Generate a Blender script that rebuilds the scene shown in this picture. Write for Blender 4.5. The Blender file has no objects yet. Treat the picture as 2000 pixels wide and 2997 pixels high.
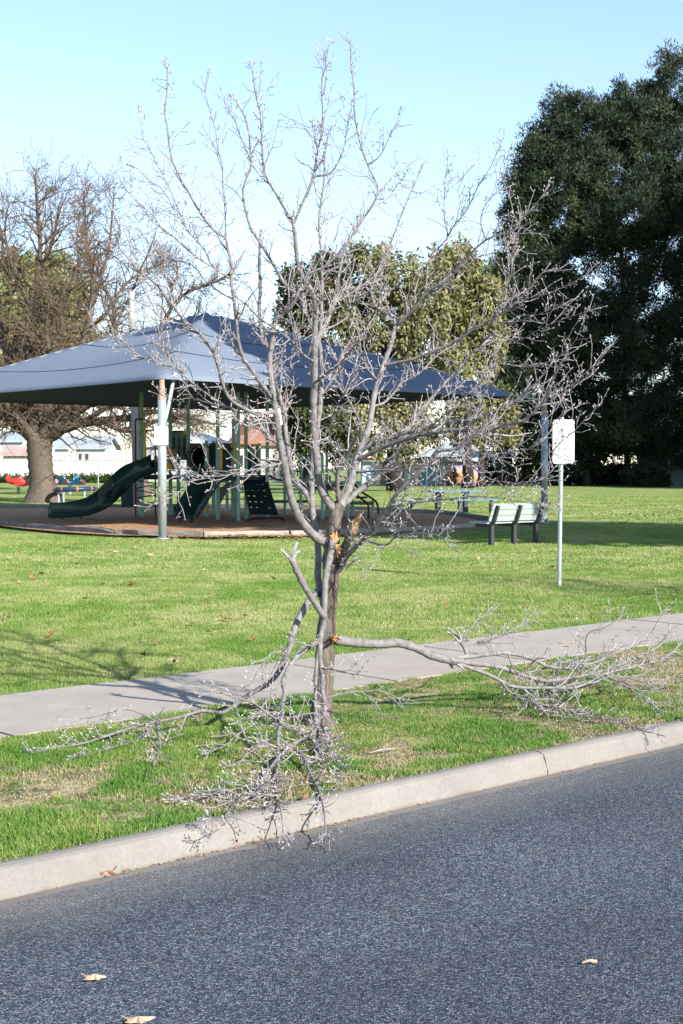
import bpy, bmesh, math, random
import numpy as np
from mathutils import Vector, Matrix
R = math.radians
sc = bpy.context.scene
C = sc.collection

# ------------------------------------------------------------------ camera, sky, sun, exposure
CAM = Vector((0, 0, 1.6)); F = 4167.0; HZ = 1365.0
PITCH = math.atan((1498.5 - HZ) / F)
cd = bpy.data.cameras.new("camera"); cam = bpy.data.objects.new("camera", cd); C.objects.link(cam)
cam.location = CAM; cam.rotation_euler = (math.pi / 2 - PITCH, 0, 0)
cd.sensor_fit = 'VERTICAL'; cd.sensor_height = 36.0; cd.sensor_width = 24.0
cd.lens = F / 2997 * 36.0
cd.clip_end = 2000; cd.clip_start = 0.05
cd.dof.use_dof = True; cd.dof.focus_distance = 8.9; cd.dof.aperture_fstop = 18.0
sc.camera = cam
LX, LY = -0.66, 0.75                       # way the light travels over the ground
SUN_EL = R(29)
w = bpy.data.worlds.new("World"); sc.world = w; w.use_nodes = True
nt = w.node_tree; nt.nodes.clear()
sky = nt.nodes.new('ShaderNodeTexSky'); sky.sky_type = 'NISHITA'; sky.sun_disc = False
sky.sun_elevation = SUN_EL
sky.sun_rotation = math.atan2(-LX, -LY)
sky.air_density = 1.0; sky.dust_density = 0.2; sky.ozone_density = 2.0
gm = nt.nodes.new('ShaderNodeGamma'); gm.inputs[1].default_value = 0.85          # evens out the steep gradient
tn = nt.nodes.new('ShaderNodeMix'); tn.data_type = 'RGBA'; tn.blend_type = 'MULTIPLY'; tn.inputs[0].default_value = 1.0
tn.inputs[7].default_value = (0.86, 0.875, 0.93, 1)
bg = nt.nodes.new('ShaderNodeBackground'); bg.inputs[1].default_value = 0.15
wo = nt.nodes.new('ShaderNodeOutputWorld')
nt.links.new(sky.outputs[0], gm.inputs[0]); nt.links.new(gm.outputs[0], tn.inputs[6]); nt.links.new(tn.outputs[2], bg.inputs[0]); nt.links.new(bg.outputs[0], wo.inputs[0])
sd = bpy.data.lights.new("sun", 'SUN'); sun = bpy.data.objects.new("sun", sd); C.objects.link(sun)
sd.energy = 5.0; sd.angle = R(0.5); sd.color = (1.0, 0.945, 0.865)
sun.rotation_euler = Vector((LX * math.cos(SUN_EL), LY * math.cos(SUN_EL), -math.sin(SUN_EL))).to_track_quat('-Z', 'Y').to_euler()
sun.location = (20, -20, 30)
sc.view_settings.view_transform = 'Standard'; sc.view_settings.look = 'None'
sc.view_settings.exposure = 1.37; sc.view_settings.gamma = 1.0

# ------------------------------------------------------------------ helpers
def ray(u, v):
    x = (u - 1000) / F; y = -(v - 1498.5) / F
    return Vector((x, math.cos(PITCH) + y * math.sin(PITCH), -math.sin(PITCH) + y * math.cos(PITCH)))
def at(u, v, Y):
    d = ray(u, v); return CAM + d * (Y / d.y)
def gp(u, v, z=0.0):
    d = ray(u, v); return CAM + d * ((z - CAM.z) / d.z)
EV = Vector((0.737, 0.676, 0)).normalized(); NV = Vector((-EV.y, EV.x, 0))
def en(e, n, z=0.0): return EV * e + NV * n + Vector((0, 0, z))

class MB:
    def __init__(s): s.v = []; s.f = []; s.m = []
    def add(s, vs, fs, mi=0):
        o = len(s.v); s.v += [tuple(p) for p in vs]
        s.f += [tuple(i + o for i in f) for f in fs]; s.m += [mi] * len(fs)
    def box(s, c, size, rz=0.0, mi=0, M=None):
        sx, sy, sz = [k / 2 for k in size]
        vs = [Vector((x, y, z)) for z in (-sz, sz) for x, y in ((-sx, -sy), (sx, -sy), (sx, sy), (-sx, sy))]
        rot = M if M is not None else Matrix.Rotation(rz, 3, 'Z')
        c = Vector(c)
        s.add([c + rot @ p for p in vs], [(3, 2, 1, 0), (4, 5, 6, 7), (0, 1, 5, 4), (1, 2, 6, 5), (2, 3, 7, 6), (3, 0, 4, 7)], mi)
    def bar(s, a, b, wd, ht, up=(0, 0, 1), mi=0):
        a = Vector(a); b = Vector(b); t = (b - a).normalized(); up = Vector(up)
        sd_ = t.cross(up)
        if sd_.length < 1e-4: sd_ = t.cross(Vector((1, 0, 0)))
        sd_.normalize(); up2 = sd_.cross(t).normalized()
        vs = [p + sd_ * x * wd / 2 + up2 * z * ht / 2 for p in (a, b) for x, z in ((-1, -1), (1, -1), (1, 1), (-1, 1))]
        s.add(vs, [(0, 1, 2, 3), (7, 6, 5, 4), (0, 4, 5, 1), (1, 5, 6, 2), (2, 6, 7, 3), (3, 7, 4, 0)], mi)
    def tube(s, pts, rad, k=6, mi=0, caps=True):
        n = len(pts)
        if n < 2: return
        if not hasattr(rad, '__len__'): rad = [rad] * n
        vs = []; prev = None
        for i, p in enumerate(pts):
            t = (pts[min(i + 1, n - 1)] - pts[max(i - 1, 0)])
            if t.length < 1e-7: t = Vector((0, 0, 1))
            t.normalize()
            if prev is None:
                a = t.cross(Vector((0.31, 0.17, 0.93)))
                if a.length < 1e-3: a = t.cross(Vector((1, 0, 0)))
            else:
                a = prev - t * prev.dot(t)
                if a.length < 1e-5: a = t.cross(Vector((1, 0.2, 0)))
            a.normalize(); prev = a; b = t.cross(a)
            for j in range(k):
                q = 2 * math.pi * j / k
                vs.append(p + (a * math.cos(q) + b * math.sin(q)) * rad[i])
        fs = []
        for i in range(n - 1):
            for j in range(k):
                fs.append((i * k + j, i * k + (j + 1) % k, (i + 1) * k + (j + 1) % k, (i + 1) * k + j))
        if caps:
            fs.append(tuple(range(k - 1, -1, -1))); fs.append(tuple((n - 1) * k + j for j in range(k)))
        s.add(vs, fs, mi)
    def prism(s, poly, d, mi=0):
        """closed polygon (Vectors) pushed along d"""
        n = len(poly); d = Vector(d)
        vs = list(poly) + [p + d for p in poly]
        fs = [tuple(range(n))[::-1], tuple(range(n, 2 * n))]
        fs += [(i, (i + 1) % n, n + (i + 1) % n, n + i) for i in range(n)]
        s.add(vs, fs, mi)
    def sweep(s, prof, path, mi=0):
        """open rings: list of lists of Vectors with equal count (closed loops), capped"""
        k = len(prof[0]); vs = [p for r in prof for p in r]; fs = []
        for i in range(len(prof) - 1):
            for j in range(k):
                fs.append((i * k + j, i * k + (j + 1) % k, (i + 1) * k + (j + 1) % k, (i + 1) * k + j))
        fs.append(tuple(range(k))[::-1]); fs.append(tuple((len(prof) - 1) * k + j for j in range(k)))
        s.add(vs, fs, mi)
    def build(s, name, mats, parent=None, smooth=False, fix=True):
        me = bpy.data.meshes.new(name); me.from_pydata(s.v, [], s.f)
        if not isinstance(mats, (list, tuple)): mats = [mats]
        for m in mats: me.materials.append(m)
        if len(mats) > 1: me.polygons.foreach_set('material_index', s.m)
        if fix:
            bm = bmesh.new(); bm.from_mesh(me); bmesh.ops.recalc_face_normals(bm, faces=bm.faces); bm.to_mesh(me); bm.free()
        if smooth: me.polygons.foreach_set('use_smooth', [True] * len(me.polygons))
        me.update()
        o = bpy.data.objects.new(name, me); C.objects.link(o)
        if parent is not None:
            o.parent = parent; o.matrix_parent_inverse = Matrix.Translation(-parent.location) if parent.type == 'EMPTY' and parent.rotation_euler.z == 0 else Matrix.Identity(4)
        return o
def tag(o, label=None, cat=None, group=None, kind=None):
    if label: o['label'] = label
    if cat: o['category'] = cat
    if group: o['group'] = group
    if kind: o['kind'] = kind
    return o
def empty(name, loc, label, cat, group=None):
    o = bpy.data.objects.new(name, None); C.objects.link(o); o.location = loc; o.empty_display_size = 0.2
    return tag(o, label, cat, group)
def np_mesh(name, V, nper, mat, rnd=None, parent=None, smooth=False):
    """many loose polygons, nper corners each"""
    n = len(V) // nper
    me = bpy.data.meshes.new(name)
    me.vertices.add(len(V)); me.vertices.foreach_set('co', V.astype(np.float32).ravel())
    me.loops.add(len(V)); me.loops.foreach_set('vertex_index', np.arange(len(V), dtype=np.int32))
    me.polygons.add(n); me.polygons.foreach_set('loop_start', np.arange(0, len(V), nper, dtype=np.int32))
    if rnd is not None:
        a = me.attributes.new('rnd', 'FLOAT', 'POINT'); a.data.foreach_set('value', np.repeat(rnd, nper).astype(np.float32))
    me.materials.append(mat); me.update(calc_edges=True); me.validate()
    o = bpy.data.objects.new(name, me); C.objects.link(o)
    if parent is not None:
        o.parent = parent; o.matrix_parent_inverse = Matrix.Translation(-parent.location)
    return o

# ------------------------------------------------------------------ materials
KA = 0.74                                  # one scale for every base colour, set against the exposure
class N:
    def __init__(s, name):
        s.m = bpy.data.materials.new(name); s.m.use_nodes = True; s.t = s.m.node_tree; s.t.nodes.clear()
        s.out = s.t.nodes.new('ShaderNodeOutputMaterial')
    def n(s, typ, **kw):
        nd = s.t.nodes.new(typ)
        for k, v in kw.items():
            if hasattr(nd, k): setattr(nd, k, v)
        return nd
    def l(s, a, b): s.t.links.new(a, b)
    def coord(s, kind='Object'):
        if kind == 'Position': return s.n('ShaderNodeNewGeometry').outputs['Position']
        return s.n('ShaderNodeTexCoord').outputs[kind]
    def noise(s, co, scale, detail=4, rough=0.6, stretch=None):
        nd = s.n('ShaderNodeTexNoise'); nd.inputs['Scale'].default_value = scale
        nd.inputs['Detail'].default_value = detail; nd.inputs['Roughness'].default_value = rough
        if stretch:
            mp = s.n('ShaderNodeMapping'); mp.inputs['Scale'].default_value = stretch; s.l(co, mp.inputs[0]); co = mp.outputs[0]
        s.l(co, nd.inputs['Vector']); return nd.outputs['Fac']
    def ramp(s, fac, stops, interp='LINEAR'):
        r = s.n('ShaderNodeValToRGB'); r.color_ramp.interpolation = interp; e = r.color_ramp.elements
        while len(e) < len(stops): e.new(0.5)
        for k, (p, c) in enumerate(stops):
            e[k].position = p; e[k].color = (*c, 1) if len(c) == 3 else c
        s.l(fac, r.inputs[0]); return r.outputs[0]
    def mix(s, fac, a, b, mode='MIX'):
        m = s.n('ShaderNodeMix', data_type='RGBA', blend_type=mode)
        for val, i in ((fac, 0), (a, 6), (b, 7)):
            if isinstance(val, (int, float)): m.inputs[i].default_value = val
            elif isinstance(val, tuple): m.inputs[i].default_value = (*val, 1)
            else: s.l(val, m.inputs[i])
        return m.outputs[2]
    def math(s, op, a, b=0.0):
        m = s.n('ShaderNodeMath', operation=op)
        for val, i in ((a, 0), (b, 1)):
            if isinstance(val, (int, float)): m.inputs[i].default_value = val
            else: s.l(val, m.inputs[i])
        return m.outputs[0]
    def bsdf(s, col, rough=0.8, spec=0.3, metal=0.0, bump=None, bstr=0.3, bdist=0.01, trans=None):
        p = s.n('ShaderNodeBsdfPrincipled')
        if isinstance(col, tuple): col = tuple(x * KA for x in col)
        else: col = s.mix(1.0, col, (KA, KA, KA), 'MULTIPLY')
        if isinstance(col, tuple): p.inputs['Base Color'].default_value = (*col, 1)
        else: s.l(col, p.inputs['Base Color'])
        if isinstance(rough, (int, float)): p.inputs['Roughness'].default_value = rough
        else: s.l(rough, p.inputs['Roughness'])
        p.inputs['Specular IOR Level'].default_value = spec; p.inputs['Metallic'].default_value = metal
        if bump is not None:
            b = s.n('ShaderNodeBump'); b.inputs['Strength'].default_value = bstr; b.inputs['Distance'].default_value = bdist
            s.l(bump, b.inputs['Height']); s.l(b.outputs[0], p.inputs['Normal'])
        sh = p.outputs[0]
        if trans:
            t = s.n('ShaderNodeBsdfTranslucent')
            if isinstance(col, tuple): t.inputs[0].default_value = (*col, 1)
            else: s.l(col, t.inputs[0])
            mx = s.n('ShaderNodeMixShader'); mx.inputs[0].default_value = trans
            s.l(sh, mx.inputs[1]); s.l(t.outputs[0], mx.inputs[2]); sh = mx.outputs[0]
        s.l(sh, s.out.inputs[0]); return s.m
def simple(name, c1, c2=None, scale=6.0, rough=0.7, spec=0.3, metal=0.0, bstr=0.15, bdist=0.01, stretch=None, kind='Object', lo=0.35, hi=0.65):
    k = N(name); co = k.coord(kind); f = k.noise(co, scale, 5, 0.62, stretch)
    c2 = c2 or tuple(x * 0.75 for x in c1)
    return k.bsdf(k.ramp(f, [(lo, c2), (hi, c1)]), rough, spec, metal, f, bstr, bdist)

M = {}
M['galv'] = simple('galvanised steel', (0.46, 0.50, 0.52), (0.36, 0.40, 0.42), 5, 0.45, 0.5, 0.35, 0.05)
M['rust'] = simple('rusted steel', (0.40, 0.20, 0.10), (0.45, 0.40, 0.36), 9, 0.8, 0.2)
M['white_sign'] = simple('white sign enamel', (0.82, 0.83, 0.82), (0.76, 0.77, 0.77), 3, 0.45, 0.4, 0, 0.02)
M['faint'] = simple('faded grey lettering', (0.62, 0.63, 0.64), (0.56, 0.57, 0.58), 4, 0.6)
M['letter'] = simple('sun bleached lettering', (0.34, 0.36, 0.40), (0.42, 0.44, 0.46), 9, 0.6)
M['sign_green'] = simple('dark green pictogram', (0.10, 0.14, 0.14), (0.16, 0.19, 0.19), 40, 0.6)
M['sign_red'] = simple('faded red ring', (0.60, 0.22, 0.24), (0.66, 0.32, 0.33), 14, 0.6)
M['green_post'] = simple('sage green powder coat', (0.30, 0.52, 0.43), (0.25, 0.45, 0.37), 4, 0.5, 0.4, 0, 0.05)
M['green_panel'] = simple('grey green moulded panel', (0.20, 0.33, 0.31), (0.17, 0.28, 0.26), 5, 0.5)
M['slide'] = simple('dark green slide plastic', (0.014, 0.055, 0.052), (0.02, 0.07, 0.066), 2.5, 0.28, 0.5, 0, 0.02)
M['dark_panel'] = simple('near black green plastic', (0.012, 0.03, 0.035), (0.018, 0.04, 0.045), 3, 0.4)
M['maroon'] = simple('maroon coated pipe', (0.07, 0.015, 0.025), (0.05, 0.012, 0.02), 8, 0.5)
M['yellow'] = simple('yellow plastic', (0.85, 0.50, 0.02), (0.75, 0.43, 0.016), 7, 0.5)
M['warm_grey'] = simple('grey plastic cube', (0.24, 0.22, 0.21), (0.2, 0.18, 0.18), 7, 0.6)
M['deck'] = simple('dark platform steel', (0.03, 0.04, 0.045), (0.045, 0.055, 0.06), 10, 0.6)
M['bench_slat'] = simple('pale green painted slats', (0.42, 0.49, 0.47), (0.36, 0.43, 0.41), 3, 0.55, 0.3, 0, 0.1, 0.004, (0.4, 0.4, 6))
M['bench_iron'] = simple('dark grey recycled plastic', (0.032, 0.036, 0.042), (0.05, 0.054, 0.06), 9, 0.6)
M['blue_slat'] = simple('faded blue table slats', (0.09, 0.24, 0.36), (0.07, 0.19, 0.30), 3, 0.5)
M['pole_wood'] = simple('weathered pole timber', (0.40, 0.37, 0.35), (0.30, 0.28, 0.27), 3, 0.85, 0.2, 0, 0.4, 0.01, (6, 6, 0.5))
M['sleeper'] = simple('weathered grey sleeper in shade tone', (0.27, 0.26, 0.24), (0.15, 0.145, 0.14), 3.5, 0.9, 0.15, 0, 0.6, 0.02, (1, 1, 4))  # darker tone carries the shade of sleepers turned away from the sun
M['sleeper_lit'] = simple('weathered sleeper in lit tone', (0.40, 0.36, 0.30), (0.27, 0.25, 0.22), 3.5, 0.9, 0.15, 0, 0.6, 0.02, (1, 1, 4))  # same timber, with sunlight on its face put into the colour
M['weatherboard'] = simple('white weatherboard', (0.66, 0.68, 0.70), (0.56, 0.58, 0.60), 1.5, 0.7, 0.2, 0, 0.2, 0.01, (0.3, 0.3, 8))
M['iron_roof'] = simple('pale corrugated iron roof', (0.50, 0.55, 0.58), (0.38, 0.43, 0.46), 0.8, 0.5, 0.4, 0.2, 0.3, 0.02, (9, 0.4, 0.4))
M['rust_roof'] = simple('rusty corrugated iron', (0.42, 0.36, 0.33), (0.36, 0.24, 0.17), 0.6, 0.7)
M['white_roof'] = simple('white roof sheeting', (0.70, 0.73, 0.74), (0.60, 0.63, 0.65), 0.7, 0.5)
M['fence'] = simple('cream sheet fence', (0.62, 0.60, 0.55), (0.52, 0.52, 0.50), 0.35, 0.7, 0.2, 0, 0.1)
M['glass'] = simple('dark window glass', (0.03, 0.035, 0.04), (0.05, 0.055, 0.06), 2, 0.12, 0.6, 0, 0)
M['trim'] = simple('white window trim', (0.68, 0.68, 0.66), (0.6, 0.6, 0.58), 4, 0.6)
M['brick'] = simple('orange brick', (0.42, 0.20, 0.13), (0.34, 0.15, 0.10), 6, 0.85)
M['tile_roof'] = simple('terracotta tile roof', (0.36, 0.19, 0.13), (0.27, 0.13, 0.09), 4, 0.8)
M['render'] = simple('white rendered wall', (0.66, 0.62, 0.55), (0.58, 0.54, 0.48), 1, 0.8)
M['brown_wall'] = simple('brown wall', (0.14, 0.11, 0.09), (0.10, 0.08, 0.07), 3, 0.8)
M['grey_wall'] = simple('grey garage wall', (0.40, 0.42, 0.44), (0.34, 0.36, 0.38), 2, 0.7)
M['mural_teal'] = simple('teal painted mural', (0.24, 0.42, 0.46), (0.15, 0.32, 0.37), 1.4, 0.7)
M['mural_blue'] = simple('sky blue painted wall', (0.34, 0.50, 0.66), (0.5, 0.6, 0.7), 0.8, 0.7)
M['mural_and_shade_brown'] = simple('brown mural paint and entrance shade', (0.15, 0.11, 0.08), (0.22, 0.19, 0.15), 1.1, 0.7)  # serves the painted animal and the shade of the open entrance
M['mural_dark'] = simple('black silhouette paint', (0.02, 0.015, 0.02), (0.035, 0.025, 0.03), 3, 0.8)
M['red_paint'] = simple('red plastic ride', (0.60, 0.05, 0.04), (0.5, 0.04, 0.035), 5, 0.4)
M['blue_paint'] = simple('bright blue paint', (0.08, 0.36, 0.58), (0.06, 0.30, 0.5), 5, 0.4)
M['pink_paint'] = simple('faded pink plastic', (0.55, 0.24, 0.27), (0.48, 0.2, 0.23), 5, 0.5)
M['navy_paint'] = simple('navy rubber ring', (0.02, 0.035, 0.10), (0.03, 0.05, 0.12), 5, 0.4)
M['orange_paint'] = simple('orange band', (0.55, 0.18, 0.06), (0.45, 0.15, 0.05), 5, 0.5)
M['bin_green'] = simple('dark green bin plastic', (0.015, 0.035, 0.03), (0.02, 0.045, 0.04), 4, 0.5)
M['splinter'] = simple('fresh splintered wood', (0.78, 0.50, 0.24), (0.50, 0.25, 0.09), 40, 0.8, 0.2, 0, 0.6, 0.01, (1, 1, 0.15))
M['bud'] = simple('downy grey buds', (0.46, 0.42, 0.415), (0.30, 0.24, 0.24), 60, 0.8)
M['berry'] = simple('withered dark fruit', (0.05, 0.03, 0.03), (0.08, 0.05, 0.04), 40, 0.6)
M['leaf_brown'] = simple('dry brown leaf', (0.30, 0.14, 0.06), (0.20, 0.09, 0.04), 30, 0.75)
M['leaf_pale'] = simple('bleached dry leaf', (0.46, 0.35, 0.25), (0.33, 0.23, 0.15), 40, 0.7)
M['litter'] = simple('mixed leaf litter', (0.50, 0.36, 0.20), (0.26, 0.13, 0.06), 7, 0.8)
M['red_trim'] = simple('dark red fascia', (0.25, 0.07, 0.05), (0.2, 0.05, 0.04), 3, 0.6)
M['post_cream'] = simple('cream post', (0.6, 0.58, 0.5), (0.5, 0.48, 0.42), 3, 0.7)
M['teal_fence'] = simple('green grey sheet fence', (0.16, 0.25, 0.25), (0.12, 0.2, 0.2), 1, 0.6)
M['soil'] = simple('dark soil', (0.06, 0.045, 0.03), (0.035, 0.026, 0.018), 12, 0.95)

def bark(name, c1, c2, dark, furrow):
    k = N(name); co = k.coord('Object')
    f = k.noise(co, 26, 5, 0.65, (1, 1, 0.28) if furrow else (1, 1, 1.0))
    g = k.noise(co, 5, 3, 0.6)
    col = k.ramp(f, [(0.34, c2), (0.62, c1)])
    rings = k.noise(co, 38, 2, 0.5, (0.35, 0.35, 2.2))
    col = k.mix(k.ramp(rings, [(0.62, (0, 0, 0)), (0.72, (0.55, 0.55, 0.55))]), col, dark)
    col = k.mix(k.ramp(g, [(0.5, (0, 0, 0)), (0.75, (0.5, 0.5, 0.5))]), col, tuple(x * 0.62 for x in c1))
    return k.bsdf(col, 0.75, 0.25, 0, f, 0.9 if furrow else 0.35, 0.012 if furrow else 0.004)
M['bark'] = bark('grey smooth bark', (0.255, 0.243, 0.24), (0.125, 0.112, 0.106), (0.075, 0.062, 0.056), False)
M['trunk_bark'] = bark('furrowed trunk bark', (0.17, 0.14, 0.115), (0.06, 0.048, 0.04), (0.045, 0.036, 0.03), True)
M['twig'] = simple('silvery twig bark', (0.38, 0.365, 0.37), (0.235, 0.212, 0.218), 30, 0.7, 0.25)
M['twig_red'] = simple('reddish young shoot', (0.26, 0.10, 0.09), (0.18, 0.07, 0.07), 30, 0.55)
M['oak_bark'] = bark('grey brown oak bark', (0.155, 0.122, 0.092), (0.065, 0.05, 0.039), (0.035, 0.028, 0.023), True)
M['oak_twig'] = simple('brown oak twigs', (0.19, 0.135, 0.10), (0.12, 0.085, 0.062), 2, 0.85, 0.1)
M['dark_bark'] = simple('dark tree bark', (0.045, 0.038, 0.033), (0.03, 0.026, 0.022), 3, 0.9)

def foliage(name, cols, trans=0.25):
    k = N(name); a = k.n('ShaderNodeAttribute', attribute_name='rnd')
    col = k.ramp(a.outputs['Fac'], [(i / (len(cols) - 1), c) for i, c in enumerate(cols)])
    big = k.noise(k.coord('Position'), 0.35, 2, 0.5)
    col = k.mix(k.ramp(big, [(0.38, (0.35, 0.35, 0.35)), (0.6, (0, 0, 0))]), col, tuple(x * 0.6 for x in cols[len(cols) // 2]))
    return k.bsdf(col, 0.65, 0.2, trans=trans)
M['fol_dark'] = foliage('dark needle foliage', [(0.018, 0.034, 0.028), (0.042, 0.066, 0.040), (0.115, 0.135, 0.06)])
M['fol_olive'] = foliage('olive foliage', [(0.09, 0.105, 0.05), (0.25, 0.25, 0.115), (0.42, 0.385, 0.20)])
M['fol_pale'] = foliage('pale yellow green foliage', [(0.14, 0.16, 0.06), (0.26, 0.26, 0.10), (0.40, 0.38, 0.17)])
M['fol_willow'] = foliage('fresh green foliage', [(0.14, 0.17, 0.06), (0.24, 0.27, 0.10), (0.32, 0.33, 0.13)])
M['fol_mid'] = foliage('mid green foliage', [(0.03, 0.045, 0.022), (0.075, 0.09, 0.04), (0.15, 0.16, 0.07)])
M['fol_bush'] = foliage('dull green shrub foliage', [(0.015, 0.025, 0.012), (0.03, 0.045, 0.02), (0.05, 0.065, 0.03)])
M['fol_light_bush'] = foliage('light green shrub foliage', [(0.03, 0.06, 0.015), (0.05, 0.09, 0.02), (0.09, 0.13, 0.03)])

def grass_mat(name, lush, mid, dry, straw_amt, blade):
    k = N(name); pos = k.coord('Position')
    a = k.noise(pos, 0.45, 3, 0.6); b = k.noise(pos, 2.6, 4, 0.65); c = k.noise(pos, 26, 3, 0.7)
    f = k.math('ADD', k.math('MULTIPLY', a, 0.5), k.math('MULTIPLY', b, 0.5))
    if blade:
        r = k.n('ShaderNodeAttribute', attribute_name='rnd').outputs['Fac']
        f = k.math('ADD', f, k.math('MULTIPLY', k.math('SUBTRACT', r, 0.5), 0.16))
    else:
        f = k.math('ADD', f, k.math('MULTIPLY', k.math('SUBTRACT', c, 0.5), 0.35))
    col = k.ramp(f, [(0.38, lush), (0.50, mid), (0.60, dry)])
    st = k.noise(pos, 3.4, 5, 0.75); st2 = k.noise(pos, 0.8, 2, 0.5)
    s = k.math('ADD', k.math('MULTIPLY', st, 0.6), k.math('MULTIPLY', st2, 0.4))
    if blade: s = k.math('ADD', s, k.math('MULTIPLY', k.math('SUBTRACT', r, 0.5), 0.10))
    sm = k.ramp(s, [(0.60 - straw_amt, (0, 0, 0)), (0.67 - straw_amt, (0.85, 0.85, 0.85))])
    if name == 'verge blades':
        sm = k.math('MULTIPLY', k.n('ShaderNodeAttribute', attribute_name='dry').outputs['Fac'], 0.9)
    col = k.mix(sm, col, (0.50, 0.41, 0.25))
    if blade: return k.bsdf(col, 0.6, 0.25, trans=0.3)
    col = k.mix(1.0, col, k.ramp(c, [(0.3, (0.55, 0.55, 0.55)), (0.65, (1, 1, 1))]), 'MULTIPLY')
    return k.bsdf(col, 0.9, 0.1, 0, c, 0.8, 0.03)
LUSH, MID, DRY = (0.125, 0.26, 0.036), (0.26, 0.345, 0.09), (0.43, 0.44, 0.19)
M['grass'] = grass_mat('lawn ground', LUSH, MID, DRY, 0.0, False)
M['blade'] = grass_mat('lawn blades', LUSH, MID, DRY, 0.0, True)
M['vgrass'] = grass_mat('verge ground', (0.07, 0.10, 0.03), (0.19, 0.165, 0.085), (0.33, 0.27, 0.16), 0.09, False)
M['vblade'] = grass_mat('verge blades', (0.055, 0.21, 0.014), (0.14, 0.285, 0.036), (0.30, 0.36, 0.10), 0.095, True)

def asphalt():
    k = N('chip seal bitumen'); pos = k.coord('Position')
    v = k.n('ShaderNodeTexVoronoi'); v.inputs['Scale'].default_value = 125; k.l(pos, v.inputs['Vector'])
    bw = k.n('ShaderNodeSeparateColor'); k.l(v.outputs['Color'], bw.inputs[0])
    chip = k.ramp(bw.outputs[0], [(0.0, (0.010, 0.022, 0.048)), (0.45, (0.078, 0.104, 0.138)), (0.72, (0.13, 0.163, 0.2)), (0.92, (0.22, 0.26, 0.30)), (1.0, (0.31, 0.34, 0.36))])  # chip colours pushed to blue to carry the reflected sky
    chip = k.mix(k.ramp(bw.outputs[1], [(0.955, (0, 0, 0)), (0.96, (0.6, 0.6, 0.6))]), chip, (0.32, 0.26, 0.20))
    edge = k.ramp(v.outputs['Distance'], [(0.25, (1, 1, 1)), (0.75, (0.25, 0.25, 0.28))])
    col = k.mix(1.0, chip, edge, 'MULTIPLY')
    gr = k.noise(pos, 210, 2, 0.7); col = k.mix(1.0, col, k.ramp(gr, [(0.32, (0.45, 0.46, 0.48)), (0.5, (1, 1, 1)), (0.68, (1.75, 1.72, 1.66))]), 'MULTIPLY')
    big = k.noise(pos, 0.9, 4, 0.6)
    col = k.mix(1.0, col, k.ramp(big, [(0.3, (0.78, 0.78, 0.78)), (0.7, (1.15, 1.15, 1.15))]), 'MULTIPLY')
    wd = k.n('ShaderNodeVectorMath', operation='DOT_PRODUCT'); k.l(pos, wd.inputs[0]); wd.inputs[1].default_value = tuple(NV)
    wear = k.math('SINE', k.math('ADD', k.math('MULTIPLY', wd.outputs['Value'], 3.3), k.math('MULTIPLY', k.noise(pos, 0.5, 3, 0.6), 2.0)))
    col = k.mix(1.0, col, k.ramp(k.math('ADD', k.math('MULTIPLY', wear, 0.5), 0.5), [(0.2, (0.90, 0.90, 0.92)), (0.9, (1.12, 1.10, 1.08))]), 'MULTIPLY')
    dt = k.n('ShaderNodeVectorMath', operation='DOT_PRODUCT'); k.l(pos, dt.inputs[0]); dt.inputs[1].default_value = tuple(NV)
    wob = k.math('ADD', dt.outputs['Value'], k.math('MULTIPLY', k.noise(pos, 1.6, 3, 0.6), 0.5))
    dust = k.ramp(k.math('SUBTRACT', wob, 4.72), [(0.0, (0, 0, 0)), (0.5, (0.4, 0.4, 0.4))])
    col = k.mix(dust, col, (0.25, 0.225, 0.20))
    h = k.math('SUBTRACT', 1.0, v.outputs['Distance'])
    return k.bsdf(col, 0.72, 0.35, 0, h, 0.75, 0.008)
M['asphalt'] = asphalt()
def concrete(name, c1, c2, c3, warm):
    k = N(name); pos = k.coord('Position')
    f = k.noise(pos, 2.2, 6, 0.65); g = k.noise(pos, 60, 3, 0.6); h = k.noise(pos, 0.7, 3, 0.6)
    col = k.ramp(f, [(0.3, c2), (0.65, c1)]); col = k.mix(k.ramp(h, [(0.45, (0, 0, 0)), (0.7, (0.55, 0.55, 0.55))]), col, c3)
    col = k.mix(1.0, col, k.ramp(g, [(0.3, (0.88, 0.88, 0.88)), (0.65, (1.04, 1.04, 1.04))]), 'MULTIPLY')
    if warm:                                              # tyre scuffs and dirt near the gutter
        zs = k.n('ShaderNodeSeparateXYZ'); k.l(pos, zs.inputs[0]); lim = 1.0 if warm is True else 0.0     # splash dirt along the foot
        zz = k.math('ADD', zs.outputs['Z'], k.math('MULTIPLY', k.noise(pos, 7, 4, 0.7), 0.07))
        col = k.mix(k.ramp(k.math('ADD', zz, 0.12), [(0.028, (0.75 * lim, 0.75 * lim, 0.75 * lim)), (0.05, (0, 0, 0))]), col, (0.16, 0.115, 0.085))
        st = k.noise(pos, 9, 4, 0.7, (0.5, 0.5, 6)); col = k.mix(k.ramp(st, [(0.58, (0, 0, 0)), (0.72, (0.45, 0.45, 0.45))]), col, (0.30, 0.25, 0.2))
    return k.bsdf(col, 0.85, 0.2, 0, g, 0.25, 0.004)
M['path'] = concrete('footpath concrete', (0.42, 0.378, 0.33), (0.33, 0.297, 0.26), (0.39, 0.328, 0.278), False)
M['kerb'] = concrete('kerb concrete', (0.265, 0.25, 0.23), (0.20, 0.187, 0.17), (0.24, 0.214, 0.187), True)
M['gutter'] = concrete('gutter slab', (0.25, 0.235, 0.225), (0.16, 0.148, 0.14), (0.19, 0.155, 0.13), 2)
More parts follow.
